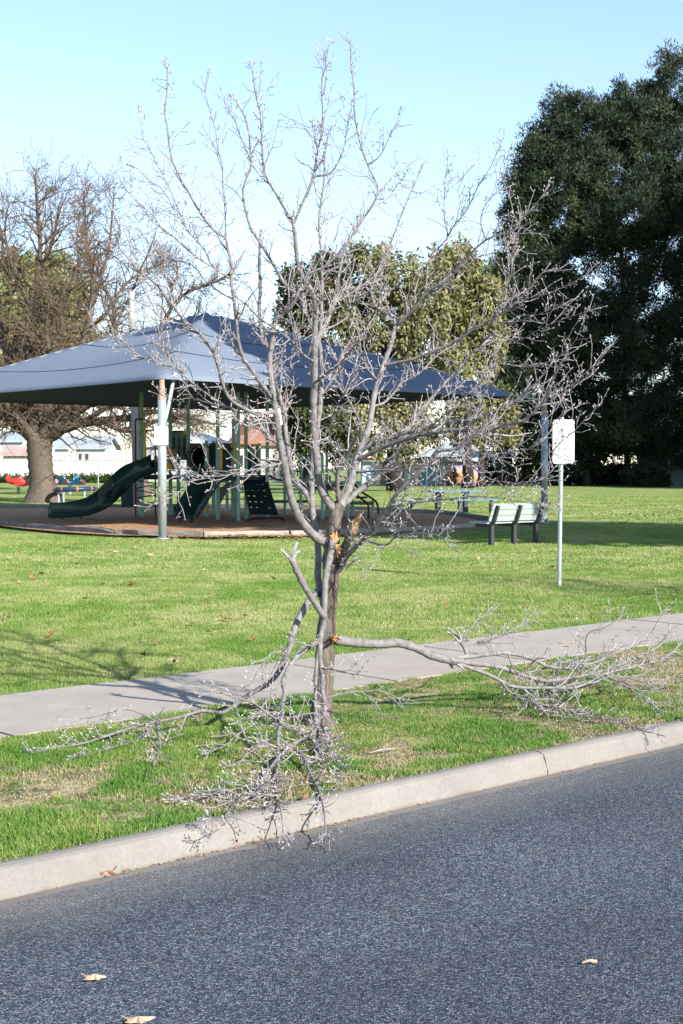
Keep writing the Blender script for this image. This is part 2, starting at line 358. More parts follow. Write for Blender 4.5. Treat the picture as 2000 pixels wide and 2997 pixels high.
def mulch():
    k = N('bark chip mulch'); pos = k.coord('Position')
    v = k.n('ShaderNodeTexVoronoi'); v.inputs['Scale'].default_value = 22; k.l(pos, v.inputs['Vector'])
    bw = k.n('ShaderNodeSeparateColor'); k.l(v.outputs['Color'], bw.inputs[0])
    col = k.ramp(bw.outputs[0], [(0, (0.22, 0.11, 0.055)), (0.5, (0.46, 0.25, 0.13)), (1, (0.66, 0.42, 0.25))])
    return k.bsdf(col, 0.9, 0.15, 0, v.outputs['Distance'], 0.9, 0.04)
M['mulch'] = mulch()
def canopy_mat():
    k = N('blue grey knitted shade cloth'); co = k.coord('Object')
    f = k.noise(co, 0.5, 3, 0.5); g = k.noise(co, 160, 2, 0.5)
    col = k.ramp(f, [(0.3, (0.155, 0.195, 0.255)), (0.7, (0.175, 0.215, 0.275))])
    return k.bsdf(col, 0.95, 0.04, 0, g, 0.15, 0.004)
M['canopy'] = canopy_mat()
def sunset():
    k = N('sunset mural paint'); co = k.coord('Generated'); s = k.n('ShaderNodeSeparateXYZ'); k.l(co, s.inputs[0])
    nz = k.noise(co, 3.2, 4, 0.6)
    f = k.math('ADD', s.outputs['Z'], k.math('MULTIPLY', k.math('SUBTRACT', nz, 0.5), 0.7))
    f = k.math('ADD', f, k.math('MULTIPLY', k.math('SUBTRACT', s.outputs['X'], 0.4), 0.35))
    col = k.ramp(f, [(0.05, (0.24, 0.10, 0.045)), (0.3, (0.50, 0.20, 0.07)), (0.52, (0.60, 0.38, 0.24)), (0.72, (0.46, 0.36, 0.50)), (0.95, (0.26, 0.20, 0.42))])
    return k.bsdf(col, 0.7, 0.2)
M['sunset'] = sunset()

# ------------------------------------------------------------------ ground, road, kerb, path
def sheet(name, poly, z, mat):
    b = MB(); b.add([Vector((p[0], p[1], z)) for p in poly], [tuple(range(len(poly)))])
    return tag(b.build(name, mat), kind='structure')
lo = [en(-300, 5.16), en(700, 5.16), en(700, 700), en(-300, 700)]
sheet('ground', lo, -0.008, M['grass'])
sheet('verge', [en(-60, 5.16), en(120, 5.16), en(120, 7.5), en(-60, 7.5)], -0.002, M['vgrass'])
sheet('road', [en(-300, -60), en(700, -60), en(700, 4.935), en(-300, 4.935)], -0.125, M['asphalt'])
b = MB()
e0 = 5.83 - 1.6 * 40
for i in range(90):
    a0, a1 = e0 + 1.6 * i + 0.010, e0 + 1.6 * (i + 1) - 0.010
    zz = 0.006 + 0.002 * math.sin(i * 2.3)
    b.prism([en(a0, 7.5, -0.05), en(a1, 7.5, -0.05), en(a1, 8.88, -0.05), en(a0, 8.88, -0.05)], (0, 0, 0.05 + zz))
tag(b.build('footpath', M['path']), kind='structure')
# kerb: rounded profile swept along the road, in cast lengths
prof = [(5.16, -0.05), (5.16, -0.002), (5.11, 0.003), (5.085, -0.001), (5.068, -0.011), (5.057, -0.028), (5.050, -0.05), (5.038, -0.09), (5.03, -0.115), (5.03, -0.20), (5.16, -0.20)]
b = MB()
ej1 = gp(845, 2385).dot(EV); ej2 = gp(1600, 2205).dot(EV)
cuts = [-60, ej1 - 9.6, ej1 - 4.8, ej1, ej2, ej2 + 3.1, ej2 + 6.2, ej2 + 9.3, 120]
rk = random.Random(5)
for a0, a1 in zip(cuts[:-1], cuts[1:]):
    w_ = rk.uniform(-0.003, 0.003)
    n_ = max(2, int((a1 - a0) / 0.25)) if a1 - a0 < 20 else 3
    rings = []
    for i in range(n_ + 1):
        e = a0 + 0.004 + (a1 - a0 - 0.008) * i / n_
        rings.append([en(e + (rk.uniform(-.003, .003) if 0 < i < n_ else 0.004 * math.sin(j * 2.1)), n + w_ + rk.uniform(-.0012, .0012), z + rk.uniform(-.0012, .0012)) for j, (n, z) in enumerate(prof)])
    b.sweep(rings, None)
ko = tag(b.build('kerb', M['kerb'], smooth=False), kind='structure')
b = MB(); b.prism([en(-60, 4.90, -0.18), en(120, 4.90, -0.18), en(120, 5.05, -0.18), en(-60, 5.05, -0.18)], (0, 0, 0.062))
tag(b.build('gutter', M['gutter']), kind='structure')
b = MB(); b.prism([en(-60, 5.09, -0.19), en(120, 5.09, -0.19), en(120, 5.3, -0.19), en(-60, 5.3, -0.19)], (0, 0, 0.17))
tag(b.build('soil', M['soil']), kind='structure')
# ragged bitumen edge lip
b = MB(); prev = None; rl = random.Random(3); top = []
for i in range(700):
    e = -10 + i * 0.06; top.append((e, 4.945 + rl.uniform(-0.012, 0.014)))
for (ea, na), (eb, nb) in zip(top[:-1], top[1:]):
    b.add([en(ea, 4.80, -0.1249), en(eb, 4.80, -0.1249), en(eb, nb, -0.112), en(ea, na, -0.112), en(ea, na, -0.15), en(eb, nb, -0.15)], [(0, 1, 2, 3), (3, 2, 5, 4)])
tag(b.build('road_edge', M['asphalt']), kind='structure')

# ------------------------------------------------------------------ grass blades
rg = np.random.default_rng(7)
def grid_noise(X, Y, s, seed):
    r = np.random.default_rng(seed); G = r.random((256, 256))
    x = X * s + 1000; y = Y * s + 1000
    xi = np.floor(x).astype(int); yi = np.floor(y).astype(int); fx = x - xi; fy = y - yi
    fx = fx * fx * (3 - 2 * fx); fy = fy * fy * (3 - 2 * fy)
    g = lambda a, b_: G[a % 256, b_ % 256]
    return (g(xi, yi) * (1 - fx) + g(xi + 1, yi) * fx) * (1 - fy) + (g(xi, yi + 1) * (1 - fx) + g(xi + 1, yi + 1) * fx) * fy
ex, ey = EV.x, EV.y
def blades(X, Y, h, wd, lean):
    n = len(X); az = rg.random(n) * 2 * np.pi
    dx, dy = np.cos(az), np.sin(az)
    la = rg.random(n) * 2 * np.pi; ll = h * lean * rg.random(n) * 1.3
    V = np.zeros((n, 3, 3))
    V[:, 0, 0] = X - dx * wd; V[:, 0, 1] = Y - dy * wd; V[:, 0, 2] = -0.006
    V[:, 1, 0] = X + dx * wd; V[:, 1, 1] = Y + dy * wd; V[:, 1, 2] = -0.006
    V[:, 2, 0] = X + np.cos(la) * ll; V[:, 2, 1] = Y + np.sin(la) * ll; V[:, 2, 2] = h
    return V.reshape(-1, 3)
def frustum(X, Y, m): return (np.abs(X) < 0.24 * Y + m)
# verge
n = 620000; E_ = rg.uniform(0.0, 15.0, n); Q = rg.uniform(5.15, 7.52, n) + rg.normal(0, 0.012, n)
X = ex * E_ - ey * Q; Y = ey * E_ + ex * Q
k_ = frustum(X, Y, 2.2); X, Y = X[k_], Y[k_]
cl = grid_noise(X, Y, 6.0, 1) * 0.6 + grid_noise(X, Y, 1.5, 2) * 0.4
dr = grid_noise(X, Y, 1.15, 21) * .42 + grid_noise(X, Y, 3.7, 22) * .33 + grid_noise(X, Y, 11, 23) * .25
qn = -ey * X + ex * Y; dr = dr + 0.07 * np.clip((5.75 - qn) / .5, 0, 1) - .03 * np.clip((qn - 6.6) / .5, 0, 1)
dr = np.clip((dr - .50) / .12, 0, 1)
keep = rg.random(len(X)) < np.clip(0.45 + 1.3 * (cl - 0.25), 0.3, 1) * (1 - .62 * dr); X, Y, cl, dr = X[keep], Y[keep], cl[keep], dr[keep]
h = (1 - .45 * dr) * (0.010 + 0.034 * np.clip(cl - 0.2, 0, 1) ** 1.2) * rg.uniform(0.5, 1.25, len(X))
h *= np.where(rg.random(len(X)) < 0.012, 2.0, 1.0)
o = np_mesh('verge_grass', blades(X, Y, h, 0.0024 + 0.0024 * rg.random(len(X)), 1.3), 3, M['vblade'], rg.random(len(X)))
a_ = o.data.attributes.new('dry', 'FLOAT', 'POINT'); a_.data.foreach_set('value', np.repeat(np.clip(dr + rg.normal(0, .22, len(X)), 0, 1), 3).astype(np.float32))
tag(o, 'green and straw coloured grass of the verge between kerb and footpath', 'grass', kind='stuff')
# lawn, thinning with distance
parts = []
for (y0, y1, cnt, hh, ww) in ((8.5, 14, 410000, 0.023, 0.0028), (14, 22, 310000, 0.025, 0.004), (22, 38, 220000, 0.028, 0.008), (38, 80, 130000, 0.036, 0.016)):
    Y = np.sqrt(rg.uniform(y0 ** 2, y1 ** 2, cnt)); X = rg.uniform(-1, 1, cnt) * (0.24 * Y + 2.0)
    q = -ey * X + ex * Y; k_ = q > 8.87 + rg.normal(0, 0.012, cnt)
    inm = ((X + 3.4) / 11.2) ** 2 + ((Y - 42.0) / 9.3) ** 2 < 1.0
    k_ &= ~inm
    X, Y = X[k_], Y[k_]; c_ = grid_noise(X, Y, 3.0, 4) * .5 + grid_noise(X, Y, 0.7, 5) * .5
    h = hh * (0.5 + 0.8 * c_) * rg.uniform(0.5, 1.2, len(X))
    parts.append((blades(X, Y, h, ww * rg.uniform(0.6, 1.2, len(X)), 0.8), rg.random(len(X))))
o = np_mesh('lawn_grass', np.concatenate([p[0] for p in parts]), 3, M['blade'], np.concatenate([p[1] for p in parts]))
tag(o, 'short mown park lawn grass beyond the footpath', 'grass', kind='stuff')

# ------------------------------------------------------------------ curves
def smooth(pts, sub=4):
    if len(pts) < 3: return [p.copy() if hasattr(p, 'copy') else p for p in pts]
    P = [pts[0] * 2 - pts[1]] + list(pts) + [pts[-1] * 2 - pts[-2]]
    out = []
    for i in range(1, len(P) - 2):
        p0, p1, p2, p3 = P[i - 1:i + 3]
        for j in range(sub):
            t = j / sub
            out.append(0.5 * ((2 * p1) + (p2 - p0) * t + (2 * p0 - 5 * p1 + 4 * p2 - p3) * t * t + (3 * p1 - p0 - 3 * p2 + p3) * t ** 3))
    out.append(pts[-1].copy()); return out

def rand_perp(t, rng):
    while True:
        a = Vector((rng.gauss(0, 1), rng.gauss(0, 1), rng.gauss(0, 1))); a -= t * a.dot(t)
        if a.length > 0.2: return a.normalized()
def bud(mb, p, d, L, r, mi):
    a = d.cross(Vector((0.3, 0.5, 0.8)))
    if a.length < 1e-3: a = d.cross(Vector((1, 0, 0)))
    a.normalize(); b_ = d.cross(a); m = p + d * L * 0.4
    vs = [p] + [m + (a * math.cos(q) + b_ * math.sin(q)) * r for q in (0, 2.09, 4.19)] + [p + d * L]
    mb.add(vs, [(0, 2, 1), (0, 3, 2), (0, 1, 3), (4, 1, 2), (4, 2, 3), (4, 3, 1)], mi)
def grow(mb, p, d, L, r, rng, level, up, floor, budscale=1.0, red=False):
    """one twig with its spurs, buds and side twigs: material 0 twig, 1 bud, 2 reddish shoot"""
    n = max(3, int(L / 0.045)); step = L / n; pts = [p.copy()]; dd = d.copy(); dirs = [d.copy()]
    for i in range(n):
        dd = (dd + Vector((rng.gauss(0, .23), rng.gauss(0, .23), rng.gauss(0, .2) + up))).normalized()
        q = pts[-1] + dd * step
        fz = floor(q)
        if q.z < fz: q.z = fz + 0.004; dd.z = abs(dd.z) * 0.3; dd.normalize()
        pts.append(q); dirs.append(dd.copy())
    rad = [max(0.0019, r * (1 - 0.6 * i / n)) for i in range(n + 1)]
    mb.tube(pts, rad, 4 if r < 0.005 else 5, 2 if red else 0, caps=False)
    bl = 0.018 * budscale
    bud(mb, pts[-1], dirs[-1], bl * rng.uniform(0.9, 1.5), 0.0046 * budscale, 1)
    for i in range(1, n + 1):
        if rng.random() < 0.5:                                  # spur
            t = dirs[i]; s = (t * 0.45 + rand_perp(t, rng)).normalized()
            l = rng.uniform(0.006, 0.034); q = pts[i] + s * l
            mb.tube([pts[i], q], [rad[i] * 0.75, 0.0016], 3, 0, caps=False)
            bud(mb, q, (s + Vector((0, 0, 0.4))).normalized(), bl * rng.uniform(0.7, 1.25), 0.0043 * budscale, 1)
        if level > 0 and i < n and rng.random() < 0.30:
            t = dirs[i]; s = (t * 0.8 + rand_perp(t, rng) * 0.9).normalized()
            grow(mb, pts[i], s, L * rng.uniform(0.25, 0.55), rad[i] * 0.75, rng, level - 1, up, floor, budscale)
def dress(mb, pts, rad, rng, dens, up, floor, lmin=0.06, lmax=0.34, rmax=0.017, fwd=0.75, start=0.0):
    """side twigs along a traced branch"""
    acc = 0.0; nxt = start + rng.uniform(0.02, 0.08); tot = sum((b_ - a).length for a, b_ in zip(pts[:-1], pts[1:]))
    for i in range(len(pts) - 1):
        seg = pts[i + 1] - pts[i]; L = seg.length
        if L < 1e-6: continue
        t = seg / L
        while acc + L > nxt:
            fr = (nxt - acc) / L; p = pts[i] + seg * fr; r = rad[i] + (rad[i + 1] - rad[i]) * fr
            prog = nxt / tot
            nxt += rng.uniform(0.5, 1.5) / dens
            if r > rmax: continue
            s = (t * fwd + rand_perp(t, rng) * rng.uniform(0.6, 1.1)).normalized()
            l = rng.uniform(lmin, lmax) * (1.15 - 0.55 * prog)
            if rng.random() < 0.3: l *= 0.35
            grow(mb, p, s, l, min(r * 0.7, 0.0030 + l * 0.0105), rng, 1 if l > 0.14 else 0, up, floor, 1.0, red=rng.random() < 0.04)
        acc += L
    tip = (pts[-1] - pts[-2]).normalized()
    for _ in range(3):
        grow(mb, pts[-1], (tip + rand_perp(tip, rng) * 0.5).normalized(), rng.uniform(0.04, 0.12), max(0.0022, rad[-1] * 0.8), rng, 0, up, floor)

def ground_floor(p):
    nn = p.x * NV.x + p.y * NV.y
    if nn > 5.09: return 0.012
    if nn > 5.03: return -0.06
    return -0.112

class Limbs:
    """branches traced as (u, v[, Y]) with a real distance of their own; children start on their parent"""
    def __init__(s): s.b = {}
    def add(s, name, parent, w0, w1, pts, d=None, grp=None):
        # d: list of distances or end distance; parent gives the start distance
        P2 = [Vector((p[0], p[1])) for p in pts]
        arc = [0.0]
        for a, b_ in zip(P2[:-1], P2[1:]): arc.append(arc[-1] + (b_ - a).length)
        T = [a / arc[-1] for a in arc]
        if isinstance(d, (list, tuple)):
            D = list(np.interp(T, np.linspace(0, 1, len(d)), d))
            if parent: d0 = s.near(parent, pts[0])[1]; D = [x + (d0 - D[0]) * (1 - t) ** 3 for x, t in zip(D, T)]
        else:
            d0 = s.near(parent, pts[0])[1]; D = [d0 + (d - d0) * (t ** 0.9) for t in T]
        W = [at(p[0], p[1], dd) for p, dd in zip(pts, D)]
        if parent: W[0] = s.near(parent, pts[0])[0]
        V = smooth(W, 4); nV = len(V)
        rad = [((w0 + (w1 - w0) * (i / (nV - 1)) ** 0.8) / 2 / F) * V[i].y for i in range(nV)]
        s.b[name] = dict(uv=P2, D=D, V=V, rad=rad, grp=grp or (s.b[parent]['grp'] if parent else name), parent=parent)
    def near(s, parent, p):
        q = s.b[parent]; best = None
        for i, v in enumerate(q['V']):
            rel = v - CAM; dep = rel.y * math.cos(PITCH) - rel.z * math.sin(PITCH)
            u = 1000 + F * rel.x / dep; w_ = 1498.5 - F * (rel.y * math.sin(PITCH) + rel.z * math.cos(PITCH)) / dep
            dd = (u - p[0]) ** 2 + (w_ - p[1]) ** 2
            if best is None or dd < best[0]: best = (dd, v, v.y)
        return best[1].copy(), best[2]

# ------------------------------------------------------------------ the storm damaged street tree
T = Limbs()
T.add('trunk', None, 66, 47, [(936, 2150), (938, 2118), (945, 2060), (950, 1960), (953, 1880), (960, 1790), (968, 1710), (976, 1650)], [8.80, 8.80], 'trunk')
T.add('S1', 'trunk', 46, 38, [(966, 1690), (966, 1640), (974, 1580), (980, 1530), (988, 1490), (997, 1478)], 8.85, 'S1')
T.add('a', 'S1', 30, 10, [(985, 1500), (975, 1487), (949, 1448), (933, 1395), (927, 1334), (919, 1265), (918, 1188), (921, 1100), (921, 1023), (922, 966), (925, 923), (921, 880), (912, 851), (895, 822), (878, 791), (869, 750), (864, 693), (859, 655)], [8.85, 8.75, 8.6, 8.4], 'a')
T.add('a1', 'a', 9, 2.5, [(859, 657), (810, 569), (774, 503), (767, 406), (762, 330), (749, 279), (739, 205)], 8.3)
T.add('a2', 'a', 9, 2.5, [(860, 655), (866, 641), (897, 569), (917, 518), (927, 457), (938, 406), (945, 340), (942, 253), (953, 192), (961, 138)], 8.5)
T.add('a2b', 'a2', 5, 2, [(917, 518), (968, 506), (999, 457), (1012, 406), (1018, 360)], 8.3)
T.add('a3', 'a', 11, 5, [(922, 1005), (938, 966), (941, 908), (944, 851), (940, 740), (934, 661), (938, 610), (948, 534), (952, 450), (962, 390)], 9.0)
T.add('a4', 'a', 15, 5, [(923, 1030), (947, 960), (964, 926), (978, 888), (988, 865), (990, 822), (998, 779), (1007, 736), (1034, 682), (1056, 640)], 8.9)
T.add('a4b', 'a4', 6, 3, [(978, 888), (1010, 870), (1039, 850), (1082, 820), (1120, 780), (1150, 700)], 9.5)
T.add('a5', 'a', 9, 3, [(921, 1060), (890, 1040), (855, 1000), (810, 965), (760, 930), (720, 890), (690, 870)], 8.0)
T.add('a6', 'a', 8, 3, [(920, 1120), (960, 1090), (1000, 1060), (1040, 1010), (1090, 985)], 8.0)
T.add('b', 'S1', 32, 12, [(995, 1480), (1006, 1465), (1018, 1437), (1033, 1395), (1044, 1349), (1056, 1318), (1071, 1276), (1083, 1242), (1090, 1190), (1102, 1131), (1122, 1070), (1143, 1014), (1158, 953)], [8.85, 9.0, 9.15, 9.3], 'b')
T.add('b1', 'b', 9, 3, [(1156, 957), (1143, 925), (1107, 905), (1093, 880), (1087, 850), (1096, 820), (1116, 770), (1148, 700), (1173, 636), (1209, 549), (1240, 480)], 9.7)
T.add('b2', 'b', 11, 3, [(1157, 955), (1204, 912), (1240, 866), (1265, 850), (1316, 814), (1361, 758), (1422, 703), (1471, 685), (1514, 651), (1560, 608), (1594, 567)], [9.3, 9.0, 8.7])
T.add('b2a', 'b2', 5, 2, [(1331, 790), (1376, 761), (1422, 746), (1471, 730), (1490, 712)], 9.1)
T.add('b2b', 'b2', 6, 2, [(1245, 862), (1250, 800), (1255, 763), (1296, 712), (1311, 692), (1301, 636), (1301, 585), (1304, 523), (1311, 470)], 9.3)
T.add('b2c', 'b2b', 5, 2, [(1311, 692), (1332, 656), (1367, 615), (1398, 549), (1434, 493), (1467, 418)], 9.0)
T.add('b2d', 'b2', 4, 2, [(1423, 700), (1408, 651), (1418, 605), (1464, 544), (1480, 470)], 8.9)
T.add('b3', 'b', 11, 4, [(1122, 1070), (1160, 1062), (1214, 1050), (1286, 1022), (1346, 991), (1392, 960), (1459, 924), (1514, 881), (1545, 850), (1585, 801), (1618, 792)], [9.2, 8.9, 8.6])
T.add('b3a', 'b3', 6, 2, [(1459, 924), (1459, 899), (1480, 844), (1496, 804), (1499, 749), (1511, 697), (1520, 665)], 8.5)
T.add('b3b', 'b3', 6, 2.5, [(1471, 918), (1508, 905), (1545, 874), (1606, 859), (1667, 832), (1710, 810)], 8.4)
T.add('b3c', 'b3', 4, 2, [(1440, 935), (1453, 942), (1514, 942), (1560, 926), (1606, 908), (1646, 893)], 8.3)
T.add('b4', 'b', 8, 3, [(1110, 1110), (1060, 1060), (1035, 1010), (1020, 950), (1040, 880), (1090, 850)], 8.6)
T.add('b5', 'b', 9, 3, [(1095, 1190), (1130, 1175), (1180, 1120), (1230, 1090), (1280, 1040), (1330, 1010)], 9.8)
T.add('c', 'S1', 15, 5, [(998, 1483), (989, 1448), (987, 1395), (995, 1364), (1014, 1334), (1041, 1284), (1056, 1257), (1046, 1220), (1020, 1170), (1000, 1120), (990, 1060)], [8.8, 8.6, 8.3, 8.1], 'c')
T.add('c1', 'c', 6, 3, [(995, 1364), (970, 1300), (965, 1250), (985, 1190), (1010, 1150), (1040, 1090)], 8.0)
T.add('d', 'S1', 21, 7, [(1008, 1475), (1018, 1466), (1044, 1441), (1083, 1414), (1113, 1387), (1140, 1360), (1159, 1322), (1175, 1292), (1204, 1244), (1235, 1198), (1275, 1152), (1306, 1116), (1347, 1075), (1377, 1040), (1423, 1000)], [8.85, 9.0, 9.1, 9.2], 'd')
T.add('d1', 'd', 5, 2, [(1395, 1025), (1438, 1040), (1474, 1049), (1490, 1067), (1539, 1073), (1582, 1067), (1630, 1049), (1652, 1031), (1682, 1000), (1705, 950)], 8.7)
T.add('d2', 'd', 5, 2, [(1400, 1020), (1438, 982), (1514, 998), (1575, 966), (1652, 933), (1725, 911)], 8.5)
T.add('d3', 'd', 6, 2, [(1290, 1135), (1330, 1130), (1370, 1150), (1400, 1120), (1440, 1060), (1455, 1020)], 9.6)
T.add('e', 'b', 14, 5, [(1048, 1325), (1083, 1303), (1140, 1282), (1198, 1265), (1261, 1251), (1303, 1240), (1360, 1232), (1407, 1226), (1468, 1193), (1514, 1171), (1560, 1129), (1594, 1092), (1618, 1058)], [9.0, 8.8, 8.5, 8.3], 'e')
T.add('e1', 'e', 5, 2, [(1500, 1178), (1560, 1172), (1621, 1159), (1652, 1150), (1682, 1122), (1713, 1092), (1744, 1067), (1765, 1040)], 8.1)
T.add('e2', 'e', 5, 2, [(1261, 1251), (1300, 1215), (1340, 1190), (1380, 1160), (1430, 1130)], 8.2)
T.add('g', 'b', 15, 5, [(1046, 1345), (1106, 1316), (1159, 1295), (1217, 1276), (1253, 1270), (1300, 1262), (1361, 1257), (1407, 1269), (1444, 1257), (1484, 1242), (1530, 1233), (1560, 1208), (1588, 1181), (1606, 1144), (1624, 1101), (1646, 1055)], [9.0, 8.6, 8.3, 8.0], 'g')
T.add('g1', 'g', 8, 2.5, [(1290, 1264), (1307, 1276), (1340, 1300), (1377, 1315), (1429, 1334), (1462, 1337), (1499, 1324), (1545, 1315), (1618, 1320)], 8.0)
T.add('g1a', 'g1', 4, 2, [(1550, 1315), (1585, 1282), (1606, 1248), (1630, 1226), (1673, 1196)], 7.9)
T.add('g1b', 'g1', 4, 2, [(1610, 1319), (1652, 1285), (1683, 1260), (1719, 1220), (1753, 1190)], 7.8)
T.add('g1c', 'g1', 5, 2, [(1340, 1300), (1355, 1349), (1386, 1370), (1422, 1395), (1453, 1407), (1499, 1413), (1551, 1416), (1591, 1389), (1640, 1360)], 7.9)
T.add('g1d', 'g1c', 4, 2, [(1453, 1407), (1480, 1428), (1520, 1450), (1582, 1477)], 7.8)
T.add('h', 'b', 7, 2.5, [(1042, 1382), (1121, 1376), (1178, 1378), (1251, 1364), (1300, 1350), (1350, 1305), (1390, 1270)], 8.3, 'h')
T.add('rl', 'trunk', 17, 6, [(985, 1680), (998, 1664), (1018, 1626), (1064, 1580), (1102, 1538), (1135, 1485), (1177, 1426), (1222, 1387), (1253, 1353), (1284, 1322), (1340, 1312), (1375, 1285), (1430, 1235)], [8.75, 8.4, 8.2, 8.0], 'r')
T.add('r1', 'rl', 7, 2, [(1140, 1480), (1215, 1471), (1272, 1464), (1330, 1458), (1383, 1452), (1444, 1456), (1505, 1464), (1544, 1471), (1578, 1477)], 7.9)
T.add('r2', 'rl', 6, 2, [(1062, 1583), (1129, 1595), (1159, 1572), (1215, 1563), (1261, 1563), (1300, 1575), (1322, 1590)], 8.0)
T.add('r3', 'r2', 3, 1.5, [(1157, 1573), (1196, 1502), (1238, 1441), (1280, 1385)], 8.0)
T.add('S2', 'trunk', 30, 14, [(970, 1645), (956, 1592), (930, 1576), (899, 1546), (872, 1507), (852, 1455), (838, 1387), (826, 1322), (815, 1265), (809, 1215), (802, 1168), (793, 1102), (790, 1052), (796, 1009), (800, 966), (807, 935)], [8.75, 8.5, 8.4, 8.35], 'S2')
T.add('s2t', 'S2', 11, 3, [(805, 938), (829, 917), (855, 894), (872, 865), (889, 845), (901, 816), (921, 794), (944, 785), (964, 770), (998, 733), (1019, 707), (1044, 673), (1071, 630), (1097, 590), (1105, 544), (1076, 482), (1051, 406), (1038, 330), (1038, 268), (1028, 192), (1028, 131)], [8.35, 8.2, 8.3, 8.5])
T.add('s2u', 's2t', 4, 2, [(1100, 585), (1130, 540), (1160, 510), (1199, 483)], 8.8)
T.add('s2v', 's2t', 4, 2, [(1078, 490), (1112, 457), (1138, 406), (1153, 375)], 8.2)
T.add('s2a', 'S2', 14, 4, [(803, 1168), (757, 1112), (726, 1066), (714, 1052), (700, 1009), (694, 966), (689, 908), (681, 851), (677, 816), (679, 773), (669, 736), (660, 697), (637, 682), (606, 650), (576, 605), (545, 549), (514, 493), (499, 447), (491, 375), (484, 330), (489, 268), (491, 204)], [8.35, 8.1, 8.2, 8.4])
T.add('s2b', 's2a', 5, 2, [(661, 700), (660, 625), (652, 534), (652, 488), (637, 432), (632, 386), (616, 330), (601, 268)], 8.1)
T.add('s2c', 's2a', 6, 2, [(677, 820), (637, 791), (614, 765), (600, 733), (568, 696), (545, 668), (514, 620), (479, 559), (443, 534), (402, 493)], 7.9)
T.add('s2d', 's2c', 5, 2, [(632, 786), (580, 756), (534, 716), (505, 690), (468, 661), (448, 631), (392, 580), (361, 544), (348, 516)], 7.8)
T.add('s2e', 's2a', 5, 2, [(682, 880), (637, 851), (600, 819), (580, 793), (550, 770), (500, 760), (470, 745)], 8.5)
T.add('s2f', 's2c', 3.5, 1.5, [(545, 668), (500, 560), (470, 500), (440, 440), (418, 400), (412, 350)], 8.0)
T.add('s2g', 'S2', 13, 3.5, [(808, 1208), (757, 1212), (716, 1196), (675, 1168), (655, 1133), (640, 1077), (624, 1031), (594, 986), (551, 954), (528, 925), (511, 900), (485, 868), (465, 839), (445, 822), (416, 802), (396, 779), (367, 745), (348, 720), (350, 665)], [8.4, 8.1, 7.9, 7.8])
T.add('s2h', 's2g', 5, 2, [(594, 986), (560, 955), (520, 945), (470, 930), (440, 900), (395, 880)], 7.7)
T.add('s2i', 'S2', 6, 2, [(813, 1237), (782, 1237), (757, 1240), (721, 1245), (690, 1225), (655, 1215), (610, 1205)], 8.0)
T.add('s2j', 'S2', 6, 2, [(828, 1362), (777, 1367), (706, 1382), (645, 1393), (594, 1393), (560, 1377)], 8.0)
T.add('s2k', 's2j', 3.5, 1.5, [(640, 1394), (563, 1408), (540, 1427), (515, 1447), (483, 1466), (445, 1478)], 7.9)
T.add('S3', 'trunk', 24, 13, [(962, 1800), (943, 1745), (931, 1690), (933, 1634), (930, 1590), (922, 1535), (914, 1480), (914, 1400), (918, 1330), (930, 1250), (940, 1160), (941, 1080), (936, 1010), (909, 948)], [8.95, 9.1, 9.2, 9.3], 'S3')
T.add('s3a', 'S3', 13, 4, [(925, 985), (909, 948), (895, 914), (881, 880), (858, 851), (832, 828), (815, 799), (795, 765), (772, 727), (754, 699), (734, 665), (718, 610), (713, 549), (734, 488), (732, 430), (729, 391), (718, 345), (693, 299)], 9.4)
T.add('s3b', 's3a', 4, 2, [(732, 470), (703, 396), (690, 360), (672, 330)], 9.3)
T.add('s3c', 'S3', 17, 9, [(914, 1482), (899, 1448), (868, 1410), (853, 1364), (842, 1303), (834, 1240), (829, 1204), (818, 1153), (803, 1107), (800, 1050), (770, 990), (760, 920), (762, 840), (760, 760), (762, 700)], [9.2, 9.3, 9.5], 'S3')
T.add('s3d', 's3c', 10, 3, [(845, 1320), (806, 1293), (781, 1278), (757, 1240), (730, 1217), (704, 1207), (663, 1189), (628, 1168), (589, 1140), (551, 1110), (526, 1085), (493, 1070), (445, 1055), (407, 1040), (382, 1020), (359, 1000), (306, 978), (275, 951), (264, 924)], [9.4, 9.3, 9.1])
T.add('s3e', 's3d', 6, 2, [(551, 1110), (526, 1085), (493, 1043), (473, 1009), (465, 963), (453, 917), (445, 888), (425, 857), (405, 802), (390, 770)], 9.5)
T.add('s3f', 's3d', 5, 2, [(663, 1189), (610, 1180), (560, 1165), (520, 1170), (480, 1160)], 9.3)
T.add('s3g', 's3c', 6, 2, [(829, 1204), (860, 1120), (850, 1060), (870, 1010), (850, 930), (820, 880)], 9.9)
T.add('s3h', 'S3', 7, 2.5, [(940, 1150), (985, 1090), (1010, 1020), (1060, 980), (1110, 900), (1130, 850)], 9.9)
T.add('stub', 'trunk', 30, 24, [(985, 1660), (991, 1634), (1018, 1584), (1036, 1545)], 8.75, 'stub')

